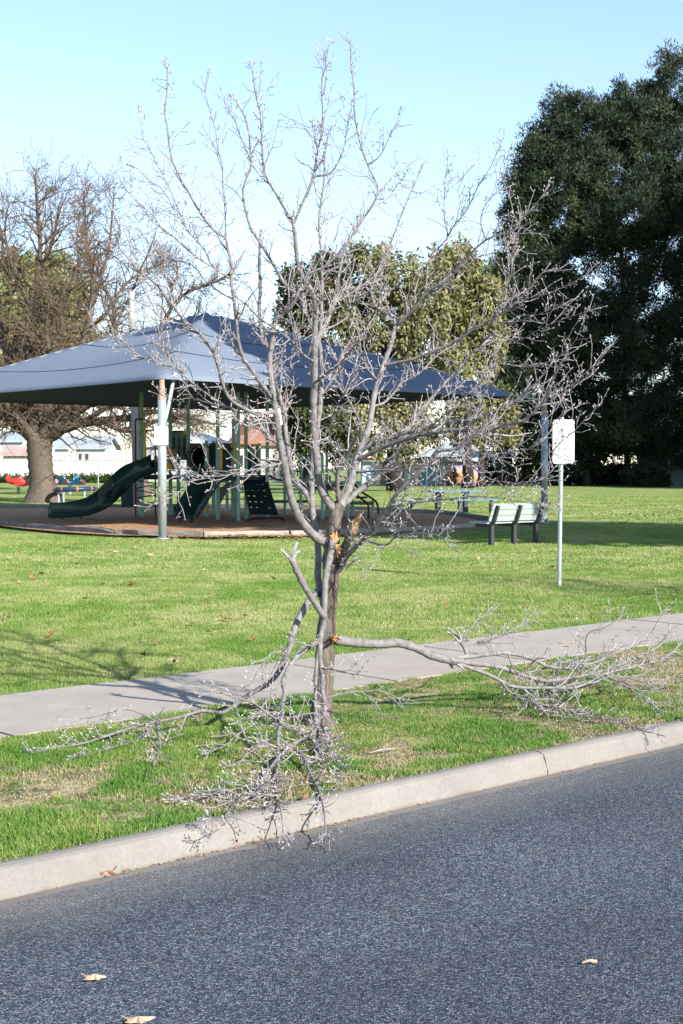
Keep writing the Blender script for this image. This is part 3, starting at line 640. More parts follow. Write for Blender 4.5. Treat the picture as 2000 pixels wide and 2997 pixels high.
PX, PY = T.b['trunk']['V'][0].x, 8.8
pear = empty('pear_tree', (PX, PY, 0), 'storm damaged bare street tree with silvery limbs and a splintered stub, standing in the verge', 'tree', 'bare street trees on the verge')
ckeys = {}
for nm, q in T.b.items(): ckeys.setdefault(q['grp'], []).append(nm)
rt = random.Random(11)
for g_, names in ckeys.items():
    mb = MB(); sp = MB()
    for nm in names:
        q = T.b[nm]; V, rad = q['V'], list(q['rad'])
        if nm == 'trunk':
            rad = [r * (1 + 0.55 * max(0, 1 - (v.z - 0.0) / 0.16) ** 2) for r, v in zip(rad, V)]
        thick = rad[0] > 0.012
        V2 = V
        r2 = [r * (1 + 0.07 * math.sin(i * 1.9 + rad[0] * 900) + rt.uniform(-.05, .05)) for i, r in enumerate(rad)]
        mb.tube(V2, r2, 14 if nm == 'trunk' else 9 if thick else 6, 0, caps=True)
        if nm not in ('trunk', 'S1', 'stub'):
            dress(sp, V, rad, rt, 27, 0.085, ground_floor, 0.03, 0.21, 0.018)
            n_ = len(V)                                       # longer upright shoots inside the crown
            for i in range(2, int(n_ * .82)):
                if rad[i] < 0.022 and rt.random() < 0.22:
                    t_ = (V[i] - V[i - 1]).normalized()
                    s_ = (t_ * .9 + rand_perp(t_, rt) * .7 + Vector((0, 0, .35))).normalized()
                    L_ = rt.uniform(.14, .36)
                    grow(sp, V[i], s_, L_, min(rad[i] * .6, .0035 + L_ * .008), rt, 1, 0.11, ground_floor)
    nmo = 'trunk' if g_ in ('trunk', 'S1') else 'broken_stub' if g_ == 'stub' else 'limb'
    ob = mb.build(nmo, M['trunk_bark'] if nmo in ('trunk', 'broken_stub') else M['bark'], pear, smooth=True, fix=False)
    if nmo == 'limb' and sp.v:
        so = sp.build('twig_spray', [M['twig'], M['bud'], M['twig_red']], ob, smooth=False, fix=False)
        so.matrix_parent_inverse = Matrix.Identity(4)
    if nmo == 'broken_stub':
        sb = MB(); top = T.b['stub']['V'][-1]; rr = T.b['stub']['rad'][-1]
        dirn = (at(1046, 1512, 8.72) - top).normalized()
        a_ = dirn.orthogonal().normalized(); b_ = dirn.cross(a_)
        side = (Vector((.8, -.3, .5)) - dirn * dirn.dot(Vector((.8, -.3, .5)))).normalized()
        oth = dirn.cross(side)
        for i in range(26):                                   # a slanting torn face of thick fibres, long on one side
            q = rt.uniform(0, 6.28); rr_ = rr * math.sqrt(rt.random()) * 0.8
            off = side * math.cos(q) * rr_ + oth * math.sin(q) * rr_
            p0 = top - dirn * 0.03 + off
            L = 0.05 + 0.055 * (off.dot(side) / rr + .8) + rt.uniform(-.012, .012)
            e_ = p0 + dirn * L
            sb.tube([p0, p0.lerp(e_, 0.75), e_, e_ + dirn * .006 + side * .003], [0.012, 0.0105, 0.007, 0.002], 5)
        p0 = top + dirn * 0.03; p1 = at(1073, 1512, 8.7)
        sb.tube([p0, p1], [0.008, 0.0015], 4)
        w_ = sb.build('torn_wood', M['splinter'], ob, fix=False); w_.matrix_parent_inverse = Matrix.Identity(4)
def torn(parent, spots, name='torn_wood', seed=1):
    sb = MB(); rr = random.Random(seed)
    for (p, d, L, r, nn) in spots:
        d = d.normalized(); a_ = d.orthogonal().normalized(); b_ = d.cross(a_)
        for i in range(nn):
            q = rr.uniform(0, 6.28); k = r * math.sqrt(rr.random())
            p0 = p + (a_ * math.cos(q) + b_ * math.sin(q)) * k
            e_ = p0 + (d + (a_ * math.cos(q) + b_ * math.sin(q)) * rr.uniform(-.1, .5)).normalized() * L * rr.uniform(0.4, 1)
            sb.tube([p0, p0.lerp(e_, .6), e_], [0.009, 0.007, 0.002], 5)
    o_ = sb.build(name, M['splinter'], parent, fix=False)
    return o_
torn(pear, [(at(982, 1600, 8.70), Vector((.2, -.5, -.8)), 0.07, 0.022, 22), (at(978, 1578, 8.70), Vector((-.3, -.3, .9)), 0.06, 0.016, 14), (at(980, 1868, 8.70), Vector((.3, -.8, .3)), 0.04, 0.018, 8)])

# ------------------------------------------------------------------ torn limbs lying against it
def broken(name, L, label, dens, up, seed, loc, rmax=0.012, lmax=0.26, fwd=.75):
    root = empty(name, loc, label, 'broken branch', 'broken limbs around the damaged tree')
    mb = MB(); sp = MB(); rr = random.Random(seed)
    for nm, q in L.b.items():
        V, rad = q['V'], q['rad']
        if q['parent'] and rad[0] < .0135: rad = [r * 1.3 for r in rad]
        V = [v if v.z > ground_floor(v) + r * .6 else Vector((v.x, v.y, ground_floor(v) + r * .6)) for v, r in zip(V, rad)]
        r2 = [r * (1 + 0.06 * math.sin(i * 2.3 + seed) + rr.uniform(-.05, .05)) for i, r in enumerate(rad)]
        mb.tube(V, r2, 9 if rad[0] > .01 else 6)
        dress(sp, V, rad, rr, dens, up, ground_floor, 0.05, lmax, rmax, fwd)
    st = mb.build('stem', M['bark'], root, smooth=True, fix=False)
    sp.build('twig_spray', [M['twig'], M['bud'], M['twig_red']], root, fix=False)
    return root
A = Limbs()
A.add('m', None, 22, 8, [(975, 1582), (968, 1622), (955, 1680), (951, 1737), (949, 1787), (950, 1817), (939, 1866), (937, 1925), (946, 1984), (944, 2016), (950, 2054), (950, 2086), (936, 2115), (910, 2150), (879, 2166), (837, 2194), (805, 2230), (780, 2265), (754, 2306), (735, 2335)], [8.66, 8.6, 8.58, 8.55, 8.5, 8.4, 7.9, 7.3, 6.84])
A.add('cut', 'm', 19, 20, [(949, 1812), (932, 1780), (914, 1752), (891, 1714), (868, 1668), (857, 1640)], 8.42)
A.add('2', 'm', 8, 3, [(894, 2156), (863, 2134), (821, 2112), (773, 2080), (741, 2057), (678, 2038), (646, 2025)], 7.9)
A.add('3', 'm', 8, 4, [(901, 2153), (923, 2179), (939, 2207), (946, 2261)], 7.5)
A.add('4', 'm', 8, 4, [(850, 2190), (885, 2210), (904, 2252), (920, 2293), (939, 2335), (949, 2373), (953, 2411), (953, 2440)], [8.0, 7.5, 7.1, 6.6, 6.4])
A.add('5', 'm', 5, 2.5, [(949, 2100), (952, 2150), (965, 2201), (987, 2246), (998, 2287), (990, 2316)], 7.1)
A.add('6', 'm', 4, 2, [(935, 2116), (960, 2160), (975, 2210), (1000, 2230)], 7.6)
A.add('7', 'm', 6, 3, [(756, 2303), (775, 2322), (796, 2341), (780, 2365)], 6.6)
A.add('10', 'm', 10, 6, [(938, 1880), (927, 1947), (923, 2041), (927, 2100), (930, 2153), (930, 2217), (923, 2261)], [8.55, 8.5, 8.3, 7.6])
A.add('11', '10', 4, 2, [(925, 2085), (890, 2090), (843, 2102), (800, 2095)], 8.1)
A.add('12', 'm', 5, 2, [(948, 2040), (1000, 2030), (1044, 2024), (1121, 2024), (1165, 2043)], 8.6)
A.add('13', 'm', 4, 2, [(946, 1950), (990, 1962), (1037, 1974), (1056, 1962)], 8.3)
A.add('14', 'm', 4, 2, [(938, 1870), (905, 1890), (870, 1880), (830, 1910), (800, 1960)], 8.2)
ra = broken('broken_branch', A, 'torn limb hanging down the front of the trunk, with a sawn side stub', 25, -0.02, 21, A.b['m']['V'][-1] * 1.0, lmax=.2)
torn(ra, [(at(977, 1586, 8.66), Vector((.3, -.4, .7)), 0.05, 0.014, 12)], seed=4)
cm = MB(); v1 = A.b['cut']['V'][-1]; v0 = A.b['cut']['V'][-3]; dn = (v1 - v0).normalized()
cm.tube([v1 + dn * 0.001, v1 + dn * 0.006], A.b['cut']['rad'][-1] * 0.86, 9); cm.build('sawn_face', M['leaf_pale'], ra, fix=False)
Bb = Limbs()
Bb.add('m', None, 24, 5, [(930, 1733), (907, 1758), (884, 1794), (865, 1833), (853, 1871), (842, 1913), (822, 1955), (796, 1993), (738, 2028), (700, 2055), (665, 2080), (640, 2086), (593, 2080), (529, 2099), (459, 2112), (383, 2131), (306, 2156), (236, 2178), (159, 2191), (96, 2201)], [8.85, 8.65, 8.6, 8.6, 8.5, 8.35, 8.1, 7.85])
Bb.add('1', 'm', 5, 2, [(459, 2110), (408, 2086), (357, 2076), (287, 2096), (236, 2104)], 8.4)
Bb.add('2', 'm', 5, 2.5, [(460, 2114), (466, 2169), (459, 2245)], 7.6)
Bb.add('3', 'm', 5, 2, [(456, 2115), (408, 2175), (357, 2207), (274, 2239), (230, 2235)], 7.75)
Bb.add('4', None, 17, 9, [(934, 1876), (891, 1902), (865, 1926), (842, 1963), (828, 1997), (834, 2024), (826, 2070), (824, 2105), (815, 2147), (813, 2201), (810, 2249), (805, 2287), (773, 2322), (735, 2345)], [8.72, 8.5, 8.2, 7.7, 7.3, 6.78])
Bb.add('5', '4', 6, 2.5, [(826, 1997), (799, 2029), (767, 2070), (748, 2115), (709, 2140), (658, 2182), (612, 2200)], 7.75)
Bb.add('6', '4', 6, 2.5, [(808, 2270), (812, 2300), (821, 2360), (827, 2408), (830, 2440)], [7.3, 6.6, 6.35])
Bb.add('7', '4', 6, 2, [(737, 2344), (687, 2322), (646, 2309), (582, 2322), (535, 2335)], 6.75)
Bb.add('8', '4', 6, 2, [(795, 2300), (773, 2283), (722, 2300), (660, 2318), (600, 2340), (552, 2351)], 6.7)
Bb.add('9', '4', 5, 2, [(813, 2160), (760, 2172), (729, 2175), (709, 2131), (700, 2092), (690, 2070)], 7.9)
Bb.add('10', '4', 5, 2, [(813, 2190), (775, 2185), (741, 2194), (709, 2223), (690, 2235)], 7.5)
Bb.add('11', '7', 4, 2, [(690, 2323), (680, 2360), (671, 2389), (646, 2424), (600, 2445)], 6.2)
Bb.add('12', '4', 4, 2, [(828, 2060), (860, 2040), (890, 2035), (915, 2050)], 8.0)
Bb.add('13', 'm', 4, 2, [(845, 1905), (800, 1910), (775, 1935), (765, 1970)], 8.3)
rb = broken('broken_branch', Bb, 'torn limb leaning left of the trunk, its long end on the grass beside the footpath', 23, -0.01, 22, Bb.b['m']['V'][-1] * 1.0)
Cc = Limbs()
Cc.add('m', None, 31, 24, [(982, 1872), (1010, 1877), (1053, 1882), (1114, 1884), (1168, 1882), (1225, 1899), (1264, 1919), (1318, 1933)], [8.78, 8.85, 9.0, 9.1])
Cc.add('1', 'm', 18, 5, [(1316, 1934), (1389, 1942), (1456, 1951), (1523, 1973), (1595, 1993), (1679, 1982), (1746, 1969), (1813, 1946), (1871, 1924), (1925, 1893), (1960, 1850)], [9.1, 9.4, 9.6, 9.9, 10.1])
Cc.add('2', 'm', 16, 4, [(1310, 1932), (1389, 1920), (1470, 1911), (1532, 1920), (1577, 1937), (1612, 1953), (1679, 1955), (1746, 1937), (1795, 1913), (1840, 1897), (1894, 1870), (1943, 1790)], [9.1, 9.5, 9.8, 10.2])
Cc.add('3', 'm', 14, 5, [(1318, 1936), (1349, 1946), (1403, 1964), (1447, 1982), (1487, 2004), (1532, 2013), (1612, 2013), (1679, 2013), (1729, 1995), (1769, 1973), (1858, 1951), (1947, 1924), (2000, 1875)], [9.1, 9.15, 9.2, 9.4, 9.7])
Cc.add('4', '3', 6, 3, [(1470, 1998), (1501, 2031), (1568, 2058), (1657, 2076), (1702, 2094), (1782, 2105), (1820, 2112), (1853, 2134), (1916, 2145)], [9.2, 9.0, 8.8, 8.5])
Cc.add('5', '1', 5, 2.5, [(1595, 1993), (1612, 2045), (1630, 2080), (1648, 2109)], 8.9)
Cc.add('6', '1', 5, 2.5, [(1612, 1992), (1639, 2053), (1679, 2080), (1710, 2092)], 9.1)
Cc.add('7', '3', 5, 2, [(1765, 1976), (1827, 2004), (1880, 2040), (1903, 2058), (1950, 2055), (2000, 2045)], 9.2)
Cc.add('8', '3', 5, 2, [(1769, 1973), (1830, 1982), (1880, 1993), (1940, 1988), (2000, 1973)], 9.7)
Cc.add('9', '2', 9, 8, [(1371, 1922), (1362, 1900), (1349, 1879)], 9.2)
Cc.add('9a', '9', 5, 2, [(1352, 1884), (1365, 1850), (1380, 1835), (1400, 1812), (1434, 1799)], 9.4)
Cc.add('9b', '9', 5, 2, [(1358, 1894), (1367, 1884), (1420, 1875), (1479, 1857), (1520, 1830), (1563, 1799)], 9.9)
Cc.add('10', '1', 5, 2, [(1693, 1980), (1715, 1920), (1720, 1857), (1773, 1835), (1813, 1812)], 9.6)
Cc.add('11', '2', 5, 2.5, [(1483, 1913), (1501, 1951), (1532, 1995), (1541, 2030)], 9.3)
Cc.add('12', '1', 5, 2, [(1520, 1972), (1580, 1960), (1650, 1940), (1720, 1935), (1790, 1905)], 10.0)
Cc.add('13', '7', 3, 2, [(1903, 2058), (1930, 2085), (1960, 2105), (2010, 2112)], 8.9)
rc = broken('broken_branch', Cc, 'largest torn limb, split low on the trunk and resting on the verge to the right', 28, 0.015, 23, Cc.b['1']['V'][20] * 1.0, lmax=0.3)
torn(rc, [(at(984, 1870, 8.74), Vector((-.7, -.5, .1)), 0.04, 0.018, 9)], seed=8)

# ------------------------------------------------------------------ trees behind
def crown_mesh(name, blobs, nclump, nleaf, rc, L, W, mat, seed, parent, hang=0.0, shell=0.55, up=0.0, zmin=0.8):
    """leaf-sized faces in clumps spread through ellipsoids: (x, y, z, rx, ry, rz)"""
    r = np.random.default_rng(seed)
    vol = np.array([b_[3] * b_[4] * b_[5] for b_ in blobs]) ** (2 / 3); vol /= vol.sum()
    bi = r.choice(len(blobs), nclump, p=vol); B_ = np.array(blobs)[bi]
    d = r.normal(size=(nclump, 3)); d /= np.linalg.norm(d, axis=1)[:, None]
    rad = shell + (1 - shell) * r.random(nclump) ** 0.6
    Cc_ = B_[:, :3] + d * B_[:, 3:6] * rad[:, None]
    Cc_ = Cc_[Cc_[:, 2] > zmin]; nclump = len(Cc_)
    size = rc * r.uniform(0.55, 1.35, nclump); tone = r.random(nclump)
    ci = r.integers(0, nclump, nleaf)
    o_ = r.normal(size=(nleaf, 3)); o_ /= np.linalg.norm(o_, axis=1)[:, None]
    o_ *= (r.random(nleaf) ** 0.45)[:, None]
    if hang: o_[:, 2] = o_[:, 2] * 1.25 - hang * r.random(nleaf)
    P = Cc_[ci] + o_ * size[ci][:, None]
    P[:, 2] = np.maximum(P[:, 2], 0.15)
    dirv = r.normal(size=(nleaf, 3)) + o_ * 0.8; dirv[:, 2] += up - hang * 1.2
    dirv /= np.linalg.norm(dirv, axis=1)[:, None]
    sv = np.cross(dirv, r.normal(size=(nleaf, 3))); sv /= (np.linalg.norm(sv, axis=1)[:, None] + 1e-6)
    ln = L * r.uniform(0.6, 1.4, nleaf)[:, None]; wd = W * r.uniform(0.6, 1.3, nleaf)[:, None]
    V = np.zeros((nleaf, 4, 3))
    V[:, 0] = P; V[:, 1] = P + dirv * ln * 0.45 + sv * wd; V[:, 2] = P + dirv * ln; V[:, 3] = P + dirv * ln * 0.45 - sv * wd
    rn = np.clip(tone[ci] * 0.6 + r.random(nleaf) * 0.45, 0, 1)
    return np_mesh(name, V.reshape(-1, 3), 4, mat, rn, parent)
def simple_trunk(parent, base, top, r0, r1, mat, limbs=(), seed=1, name='trunk'):
    b = MB(); rr = random.Random(seed); base = Vector(base); top = Vector(top)
    pts = [base.lerp(top, t) + Vector((rr.uniform(-.2, .2), rr.uniform(-.2, .2), 0)) * (t * r0 * 2) for t in np.linspace(0, 1, 7)]
    rad = [r0 * 1.5] + [r0 + (r1 - r0) * t for t in np.linspace(.12, 1, 6)]
    b.tube(pts, rad, 10)
    for (t, dx, dy, dz, rl) in limbs:
        p = base.lerp(top, t); e_ = p + Vector((dx, dy, dz)); mid = p.lerp(e_, .5) + Vector((0, 0, -abs(dz) * .12 + .3))
        b.tube(smooth([p, mid, e_], 4), [rl * (1 - .75 * i / 8) for i in range(9)], 7)
    return b.build(name, mat, parent, smooth=True, fix=False)
def tree(u, Y, label, group=None, name='leafy_tree'):
    g = gp(u, 1500); X_ = at(u, 1400, Y).x
    return empty(name, (X_, Y, 0), label, 'tree', group), X_
def px_blob(u, v, Y, ru, rv, ry=None):
    p = at(u, v, Y); s_ = Y / F
    return (p.x, Y, p.z, ru * s_, ry or ru * s_, rv * s_)
# big dark tree on the right: traced mass of boughs, some air low in the middle
Yd = 118
t_, x_ = tree(1840, Yd, 'huge dark evergreen tree filling the right edge of the picture', 'dark evergreens')
bl = [px_blob(1985, 260, Yd, 110, 120), px_blob(1880, 330, Yd, 110, 100), px_blob(1710, 370, Yd, 105, 95), px_blob(1600, 470, Yd, 80, 80),
      px_blob(1560, 600, Yd, 75, 110), px_blob(1790, 500, Yd, 140, 110), px_blob(1960, 480, Yd, 120, 140), px_blob(1540, 760, Yd, 75, 110),
      px_blob(1650, 640, Yd, 95, 100), px_blob(1490, 880, Yd, 70, 110), px_blob(1570, 960, Yd, 90, 120), px_blob(1720, 920, Yd, 120, 90),
      px_blob(1950, 700, Yd, 110, 130), px_blob(1900, 900, Yd, 130, 120), px_blob(1540, 1130, Yd, 95, 120), px_blob(1700, 1110, Yd, 130, 130),
      px_blob(1880, 1110, Yd, 140, 130), px_blob(2060, 600, Yd, 150, 300), px_blob(2060, 1050, Yd, 150, 260), px_blob(1600, 1280, Yd, 110, 90),
      px_blob(1780, 1270, Yd, 110, 90), px_blob(1640, 780, Yd, 110, 110), px_blob(1830, 760, Yd, 100, 90), px_blob(1750, 690, Yd, 120, 60), px_blob(1480, 1010, Yd, 70, 90), px_blob(1520, 740, Yd, 75, 110), px_blob(1475, 820, Yd, 75, 80), px_blob(1465, 930, Yd, 75, 90), px_blob(1462, 1030, Yd, 75, 90), px_blob(1470, 1150, Yd, 75, 90), px_blob(1530, 640, Yd, 70, 100), px_blob(1480, 900, Yd, 75, 120), px_blob(1490, 1080, Yd, 75, 110), px_blob(1540, 560, Yd, 70, 90), px_blob(1590, 440, Yd, 85, 85), px_blob(1650, 350, Yd, 80, 80), px_blob(1850, 620, Yd, 160, 120), px_blob(1680, 540, Yd, 140, 110), px_blob(1820, 1240, Yd, 200, 100), px_blob(1600, 900, Yd, 120, 120), px_blob(1820, 380, Yd, 110, 90), px_blob(1950, 1330, Yd, 100, 60), px_blob(1650, 1350, Yd, 110, 40), px_blob(1800, 1000, Yd, 160, 110), px_blob(1630, 1020, Yd, 120, 110), px_blob(1930, 1240, Yd, 90, 110), px_blob(1500, 1250, Yd, 70, 100)]
crown_mesh('crown', bl, 3400, 460000, 0.74, 0.40, 0.045, M['fol_dark'], 3, t_, 0.0, 0.4, 0.8, 0.5)
simple_trunk(t_, (at(1838, 1424, Yd).x, Yd, 0), at(1815, 620, Yd), 0.22, 0.12, M['dark_bark'],
             [(.35, -5.5, 0, 1.2, .2), (.42, -4.5, -1, 3, .17), (.5, 3.5, -.5, 3, .17), (.6, -4, .5, 3.2, .14), (.7, 2.5, 0, 3.5, .12), (.8, -2.5, 0, 3, .1), (.45, -6.5, -.5, -.6, .15)], 4)
t_, x_ = tree(1718, 119, 'dark tree with a pale trunk foot under the low boughs of the huge evergreen', 'dark evergreens')
crown_mesh('crown', [px_blob(1720, 1240, 119, 110, 120), px_blob(1650, 1300, 119, 80, 70)], 160, 12000, 0.7, 0.5, 0.09, M['fol_dark'], 13, t_, 0.3, 0.4, 0.1, 1.2)
simple_trunk(t_, (x_, 119, 0), (x_ - .5, 119, 8), 0.3, 0.2, M['oak_bark'], [(.4, 2, 0, 2, .2), (.5, -2, 0, 2, .2)], 6)
# unseen evergreens of the same kind, added out of frame to keep it in shade
for i, (X_, Y_, H_) in enumerate(((36.5, 100, 32), (45, 108, 34))):
    t_ = empty('leafy_tree', (X_, Y_, 0), ('unseen evergreen added outside the right edge to shade the huge one, nearer the street', 'unseen evergreen added outside the right edge to shade the huge one, farther into the park')[i], 'tree', 'dark evergreens')
    rr = random.Random(i); bl = [(X_ + rr.uniform(-6, 6), Y_ + rr.uniform(-5, 5), z, 5.5, 5.5, 4) for z in np.linspace(4, H_ - 4, 12)]
    crown_mesh('crown', bl, 500, 45000, 1.3, 1.0, 0.2, M['fol_dark'], 30 + i, t_, 0, 0.3)
    simple_trunk(t_, (X_, Y_, 0), (X_, Y_, H_ * .8), 0.6, 0.2, M['dark_bark'], (), i)
# street evergreen out of frame to the right: its shade crosses the bench, the playground and half the shade sail
def at_ps(p, s_): return Vector((p * .75 + s_ * LX, p * .66 + s_ * LY, 0))
q = at_ps(27.6, 7.0)
t_ = empty('leafy_tree', (q.x, q.y, 0), 'broad leafy tree outside the right edge, between bench and street', 'tree')
rr = random.Random(9)
bl = [(q.x + dx, q.y + dy, z, rx, rx, 2.6) for z, rx in ((7.6, 4.6), (10, 5.6), (13, 5.8), (16, 5.6), (19, 5.0), (22, 4.2), (25, 2.9)) for dx, dy in ((rr.uniform(-.5, .5), rr.uniform(-.5, .5)),)]
crown_mesh('crown', bl, 700, 60000, 1.1, 0.6, 0.2, M['fol_olive'], 41, t_, 0, 0.2)
simple_trunk(t_, (q.x, q.y, 0), (q.x, q.y, 18), 0.35, 0.15, M['dark_bark'], (), 2)
# olive trees behind the playground
t_, x_ = tree(1160, 92, 'tall olive green tree with hanging foliage behind the shade sail, in full sun', 'olive trees behind the playground')
bl = [px_blob(1085, 790, 92, 105, 75), px_blob(1195, 780, 92, 110, 80), px_blob(1280, 840, 92, 70, 80), px_blob(1040, 900, 92, 100, 90), px_blob(1150, 930, 92, 120, 100), px_blob(1250, 980, 92, 100, 100),
      px_blob(1060, 1060, 92, 110, 110), px_blob(1180, 1110, 92, 110, 110), px_blob(1000, 1190, 92, 100, 110), px_blob(1110, 1240, 92, 110, 90), px_blob(1220, 1240, 92, 80, 80), px_blob(1330, 1100, 92, 60, 80)]
crown_mesh('crown', bl, 250, 42000, 0.64, 0.30, 0.085, M['fol_olive'], 5, t_, 0.7, 0.35, 0, 2.7)
simple_trunk(t_, (x_, 92, 0), (x_ - 1, 92, 12), 0.45, 0.2, M['dark_bark'], [(.4, -3, 0, 3, .2), (.5, 3, 0, 3, .2), (.6, -2, 0, 3, .15)], 3)
t_, x_ = tree(900, 84, 'darker green tree left of the olive tree, sky showing through its crown', 'olive trees behind the playground')
bl = [px_blob(880, 840, 84, 70, 60), px_blob(930, 880, 84, 70, 90), px_blob(850, 930, 84, 50, 60), px_blob(920, 1010, 84, 80, 90), px_blob(930, 1210, 84, 85, 90), px_blob(880, 1290, 84, 60, 60), px_blob(985, 1290, 84, 60, 60), px_blob(960, 800, 84, 60, 60)]
crown_mesh('crown', bl, 260, 26000, 0.5, 0.3, 0.09, M['fol_mid'], 6, t_, 0.4, 0.4, 0, 1.5)
simple_trunk(t_, (x_, 84, 0), (x_ + .5, 84, 9.5), 0.35, 0.15, M['dark_bark'], [(.5, -1.8, 0, 2.5, .15), (.6, 1.8, 0, 2.5, .15)], 5)
t_, x_ = tree(1370, 105, 'thin yellowish tree far behind with ragged see-through crown beside the evergreen', 'olive trees behind the playground')
bl = [px_blob(1330, 770, 105, 60, 55), px_blob(1400, 850, 105, 60, 70), px_blob(1330, 900, 105, 70, 70), px_blob(1420, 980, 105, 60, 70), px_blob(1340, 1050, 105, 70, 60)]
crown_mesh('crown', bl, 230, 24000, 0.8, 0.42, 0.10, M['fol_pale'], 7, t_, 0.4, 0.3, 0, 2)
simple_trunk(t_, (x_, 105, 0), (x_, 105, 16), 0.35, 0.12, M['dark_bark'], [(.5, -2, 0, 4, .15), (.6, 2, 0, 4, .15), (.7, -1.5, 0, 3.5, .1)], 8)
t_, x_ = tree(1410, 112, 'round dull olive tree under the tip of the shade sail', 'olive trees behind the playground')
bl = [px_blob(1380, 1190, 112, 60, 60), px_blob(1440, 1200, 112, 60, 70), px_blob(1400, 1270, 112, 80, 60), px_blob(1350, 1240, 112, 40, 50), px_blob(1470, 1290, 112, 50, 50)]
crown_mesh('crown', bl, 180, 18000, 0.7, 0.34, 0.11, M['fol_olive'], 8, t_, 0.2, 0.5, 0, 3.7)
simple_trunk(t_, (x_, 112, 0), (x_, 112, 5), 0.3, 0.15, M['dark_bark'], (), 9)
t_, x_ = tree(110, 96, 'pale green leafy tree seen through the branches of the old oak')
bl = [px_blob(60, 830, 96, 120, 100), px_blob(170, 850, 96, 90, 110), px_blob(30, 1000, 96, 130, 110), px_blob(170, 1010, 96, 110, 110), px_blob(250, 1040, 96, 60, 70), px_blob(100, 1140, 96, 140, 90)]
crown_mesh('crown', bl, 380, 36000, 0.8, 0.36, 0.10, M['fol_willow'], 9, t_, 0.5, 0.5, 0, 1.8)
simple_trunk(t_, (x_, 96, 0), (x_, 96, 9), 0.4, 0.2, M['dark_bark'], (), 10)

# bare oaks: traced boughs with procedural branchlets
def oak(L, label, loc, Yc, seed, nl, sc_len, group='bare oaks', spread=1.6):
    root = empty('oak_tree', loc, label, 'tree', group); rr = random.Random(seed)
    tb = MB(); bb = MB(); tw = MB()
    def rec(p, d, Ln, r, lev):
        n_ = 4; pts = [p.copy()]; dd = d.copy()
        for i in range(n_):
            dd = (dd + Vector((rr.gauss(0, .22), rr.gauss(0, .22), rr.gauss(0, .2) + .07))).normalized(); pts.append(pts[-1] + dd * Ln / n_)
        rad = [max(.008, r * (1 - .6 * i / n_)) for i in range(n_ + 1)]
        (bb if r > .03 else tw).tube(pts, rad, 5 if r > .03 else 3, 0, caps=False)
        if lev > 0:
            for i in range(1, n_ + 1):
                for _ in range(2 if rr.random() < .12 else 1):
                    s_ = (dd * .7 + rand_perp(dd, rr) * rr.uniform(.6, 1.1)).normalized()
                    rec(pts[i], s_, Ln * rr.uniform(.45, .75), rad[i] * .62, lev - 1)
    for nm, q in L.b.items():
        V, rad = q['V'], q['rad']
        if nm == 'trunk':
            tb.tube(V, [r * (1 + 1.0 * max(0, 1 - v.z / 1.3) ** 2.2) * (1 + .05 * math.sin(i * 3)) for i, (r, v) in enumerate(zip(rad, V))], 16)
            continue
        bb.tube(V, [r * (1 + .1 * math.sin(i * 2.1 + rad[0] * 40)) for i, r in enumerate(rad)], 8)
        for i in range(3, len(V)):
            for _ in range(nl):
                t__ = (V[i] - V[i - 1]).normalized(); f_ = i / len(V)
                s_ = (t__ * .6 + rand_perp(t__, rr) * rr.uniform(.6, 1.1)).normalized()
                rec(V[i], s_, sc_len * rr.uniform(.5, 1.2) * (1.15 - .5 * f_), min(rad[i] * .5, .05), 2)
    tb.build('trunk', M['oak_bark'], root, smooth=True, fix=False)
    bb.build('bough', M['oak_bark'], root, smooth=True, fix=False)
    tag(tw.build('twig', M['oak_twig'], root, fix=False), kind='stuff')
    return root
O = Limbs()
O.add('trunk', None, 66, 76, [(128, 1474), (126, 1440), (122, 1400), (118, 1350), (116, 1310), (118, 1285)], [63, 63])
O.add('1', 'trunk', 44, 8, [(120, 1300), (170, 1262), (230, 1240), (300, 1232), (380, 1222), (450, 1205), (520, 1215), (590, 1230)], [63, 62, 60], )
O.add('2', 'trunk', 40, 6, [(120, 1295), (150, 1230), (190, 1150), (225, 1060), (255, 960), (270, 880), (272, 810), (256, 740), (250, 660), (246, 560)], [63, 64, 65])
O.add('3', 'trunk', 42, 6, [(112, 1300), (95, 1220), (80, 1100), (78, 1000), (90, 900), (112, 800), (118, 700), (110, 620), (104, 515)], [63, 62, 61])
O.add('4', 'trunk', 38, 8, [(108, 1305), (60, 1255), (0, 1210), (-60, 1190), (-130, 1180)], [63, 62])
O.add('5', 'trunk', 34, 6, [(110, 1300), (60, 1200), (30, 1100), (10, 980), (-20, 860), (10, 740), (-10, 620)], [63, 64, 66])
O.add('6', '3', 20, 5, [(82, 1110), (110, 1040), (150, 960), (190, 880), (230, 770), (250, 715)], 61)
O.add('7', '2', 16, 4, [(200, 1130), (260, 1080), (300, 1000), (350, 930), (400, 820), (455, 690)], 66)
O.add('8', '1', 22, 5, [(180, 1258), (250, 1190), (330, 1160), (420, 1150), (500, 1160)], 61)
O.add('9', '3', 16, 4, [(90, 900), (60, 830), (30, 760), (15, 680), (25, 600)], 61)
O.add('10', '2', 15, 4, [(255, 960), (310, 920), (370, 830), (430, 790), (480, 770)], 64)
O.add('11', '2', 13, 3.5, [(270, 880), (300, 800), (320, 720), (330, 620), (335, 570)], 65)
O.add('12', '3', 13, 3.5, [(112, 800), (150, 720), (170, 640), (185, 590)], 62)
O.add('13', 'trunk', 40, 9, [(114, 1300), (60, 1235), (15, 1180), (-20, 1110), (-60, 1050)], [63, 61])
O.add('14', 'trunk', 36, 6, [(122, 1298), (138, 1220), (150, 1150), (150, 1060), (135, 960), (150, 860)], [63, 61])
O.add('15', 'trunk', 36, 7, [(124, 1300), (185, 1238), (250, 1190), (330, 1150), (420, 1120), (500, 1090)], [63, 65])
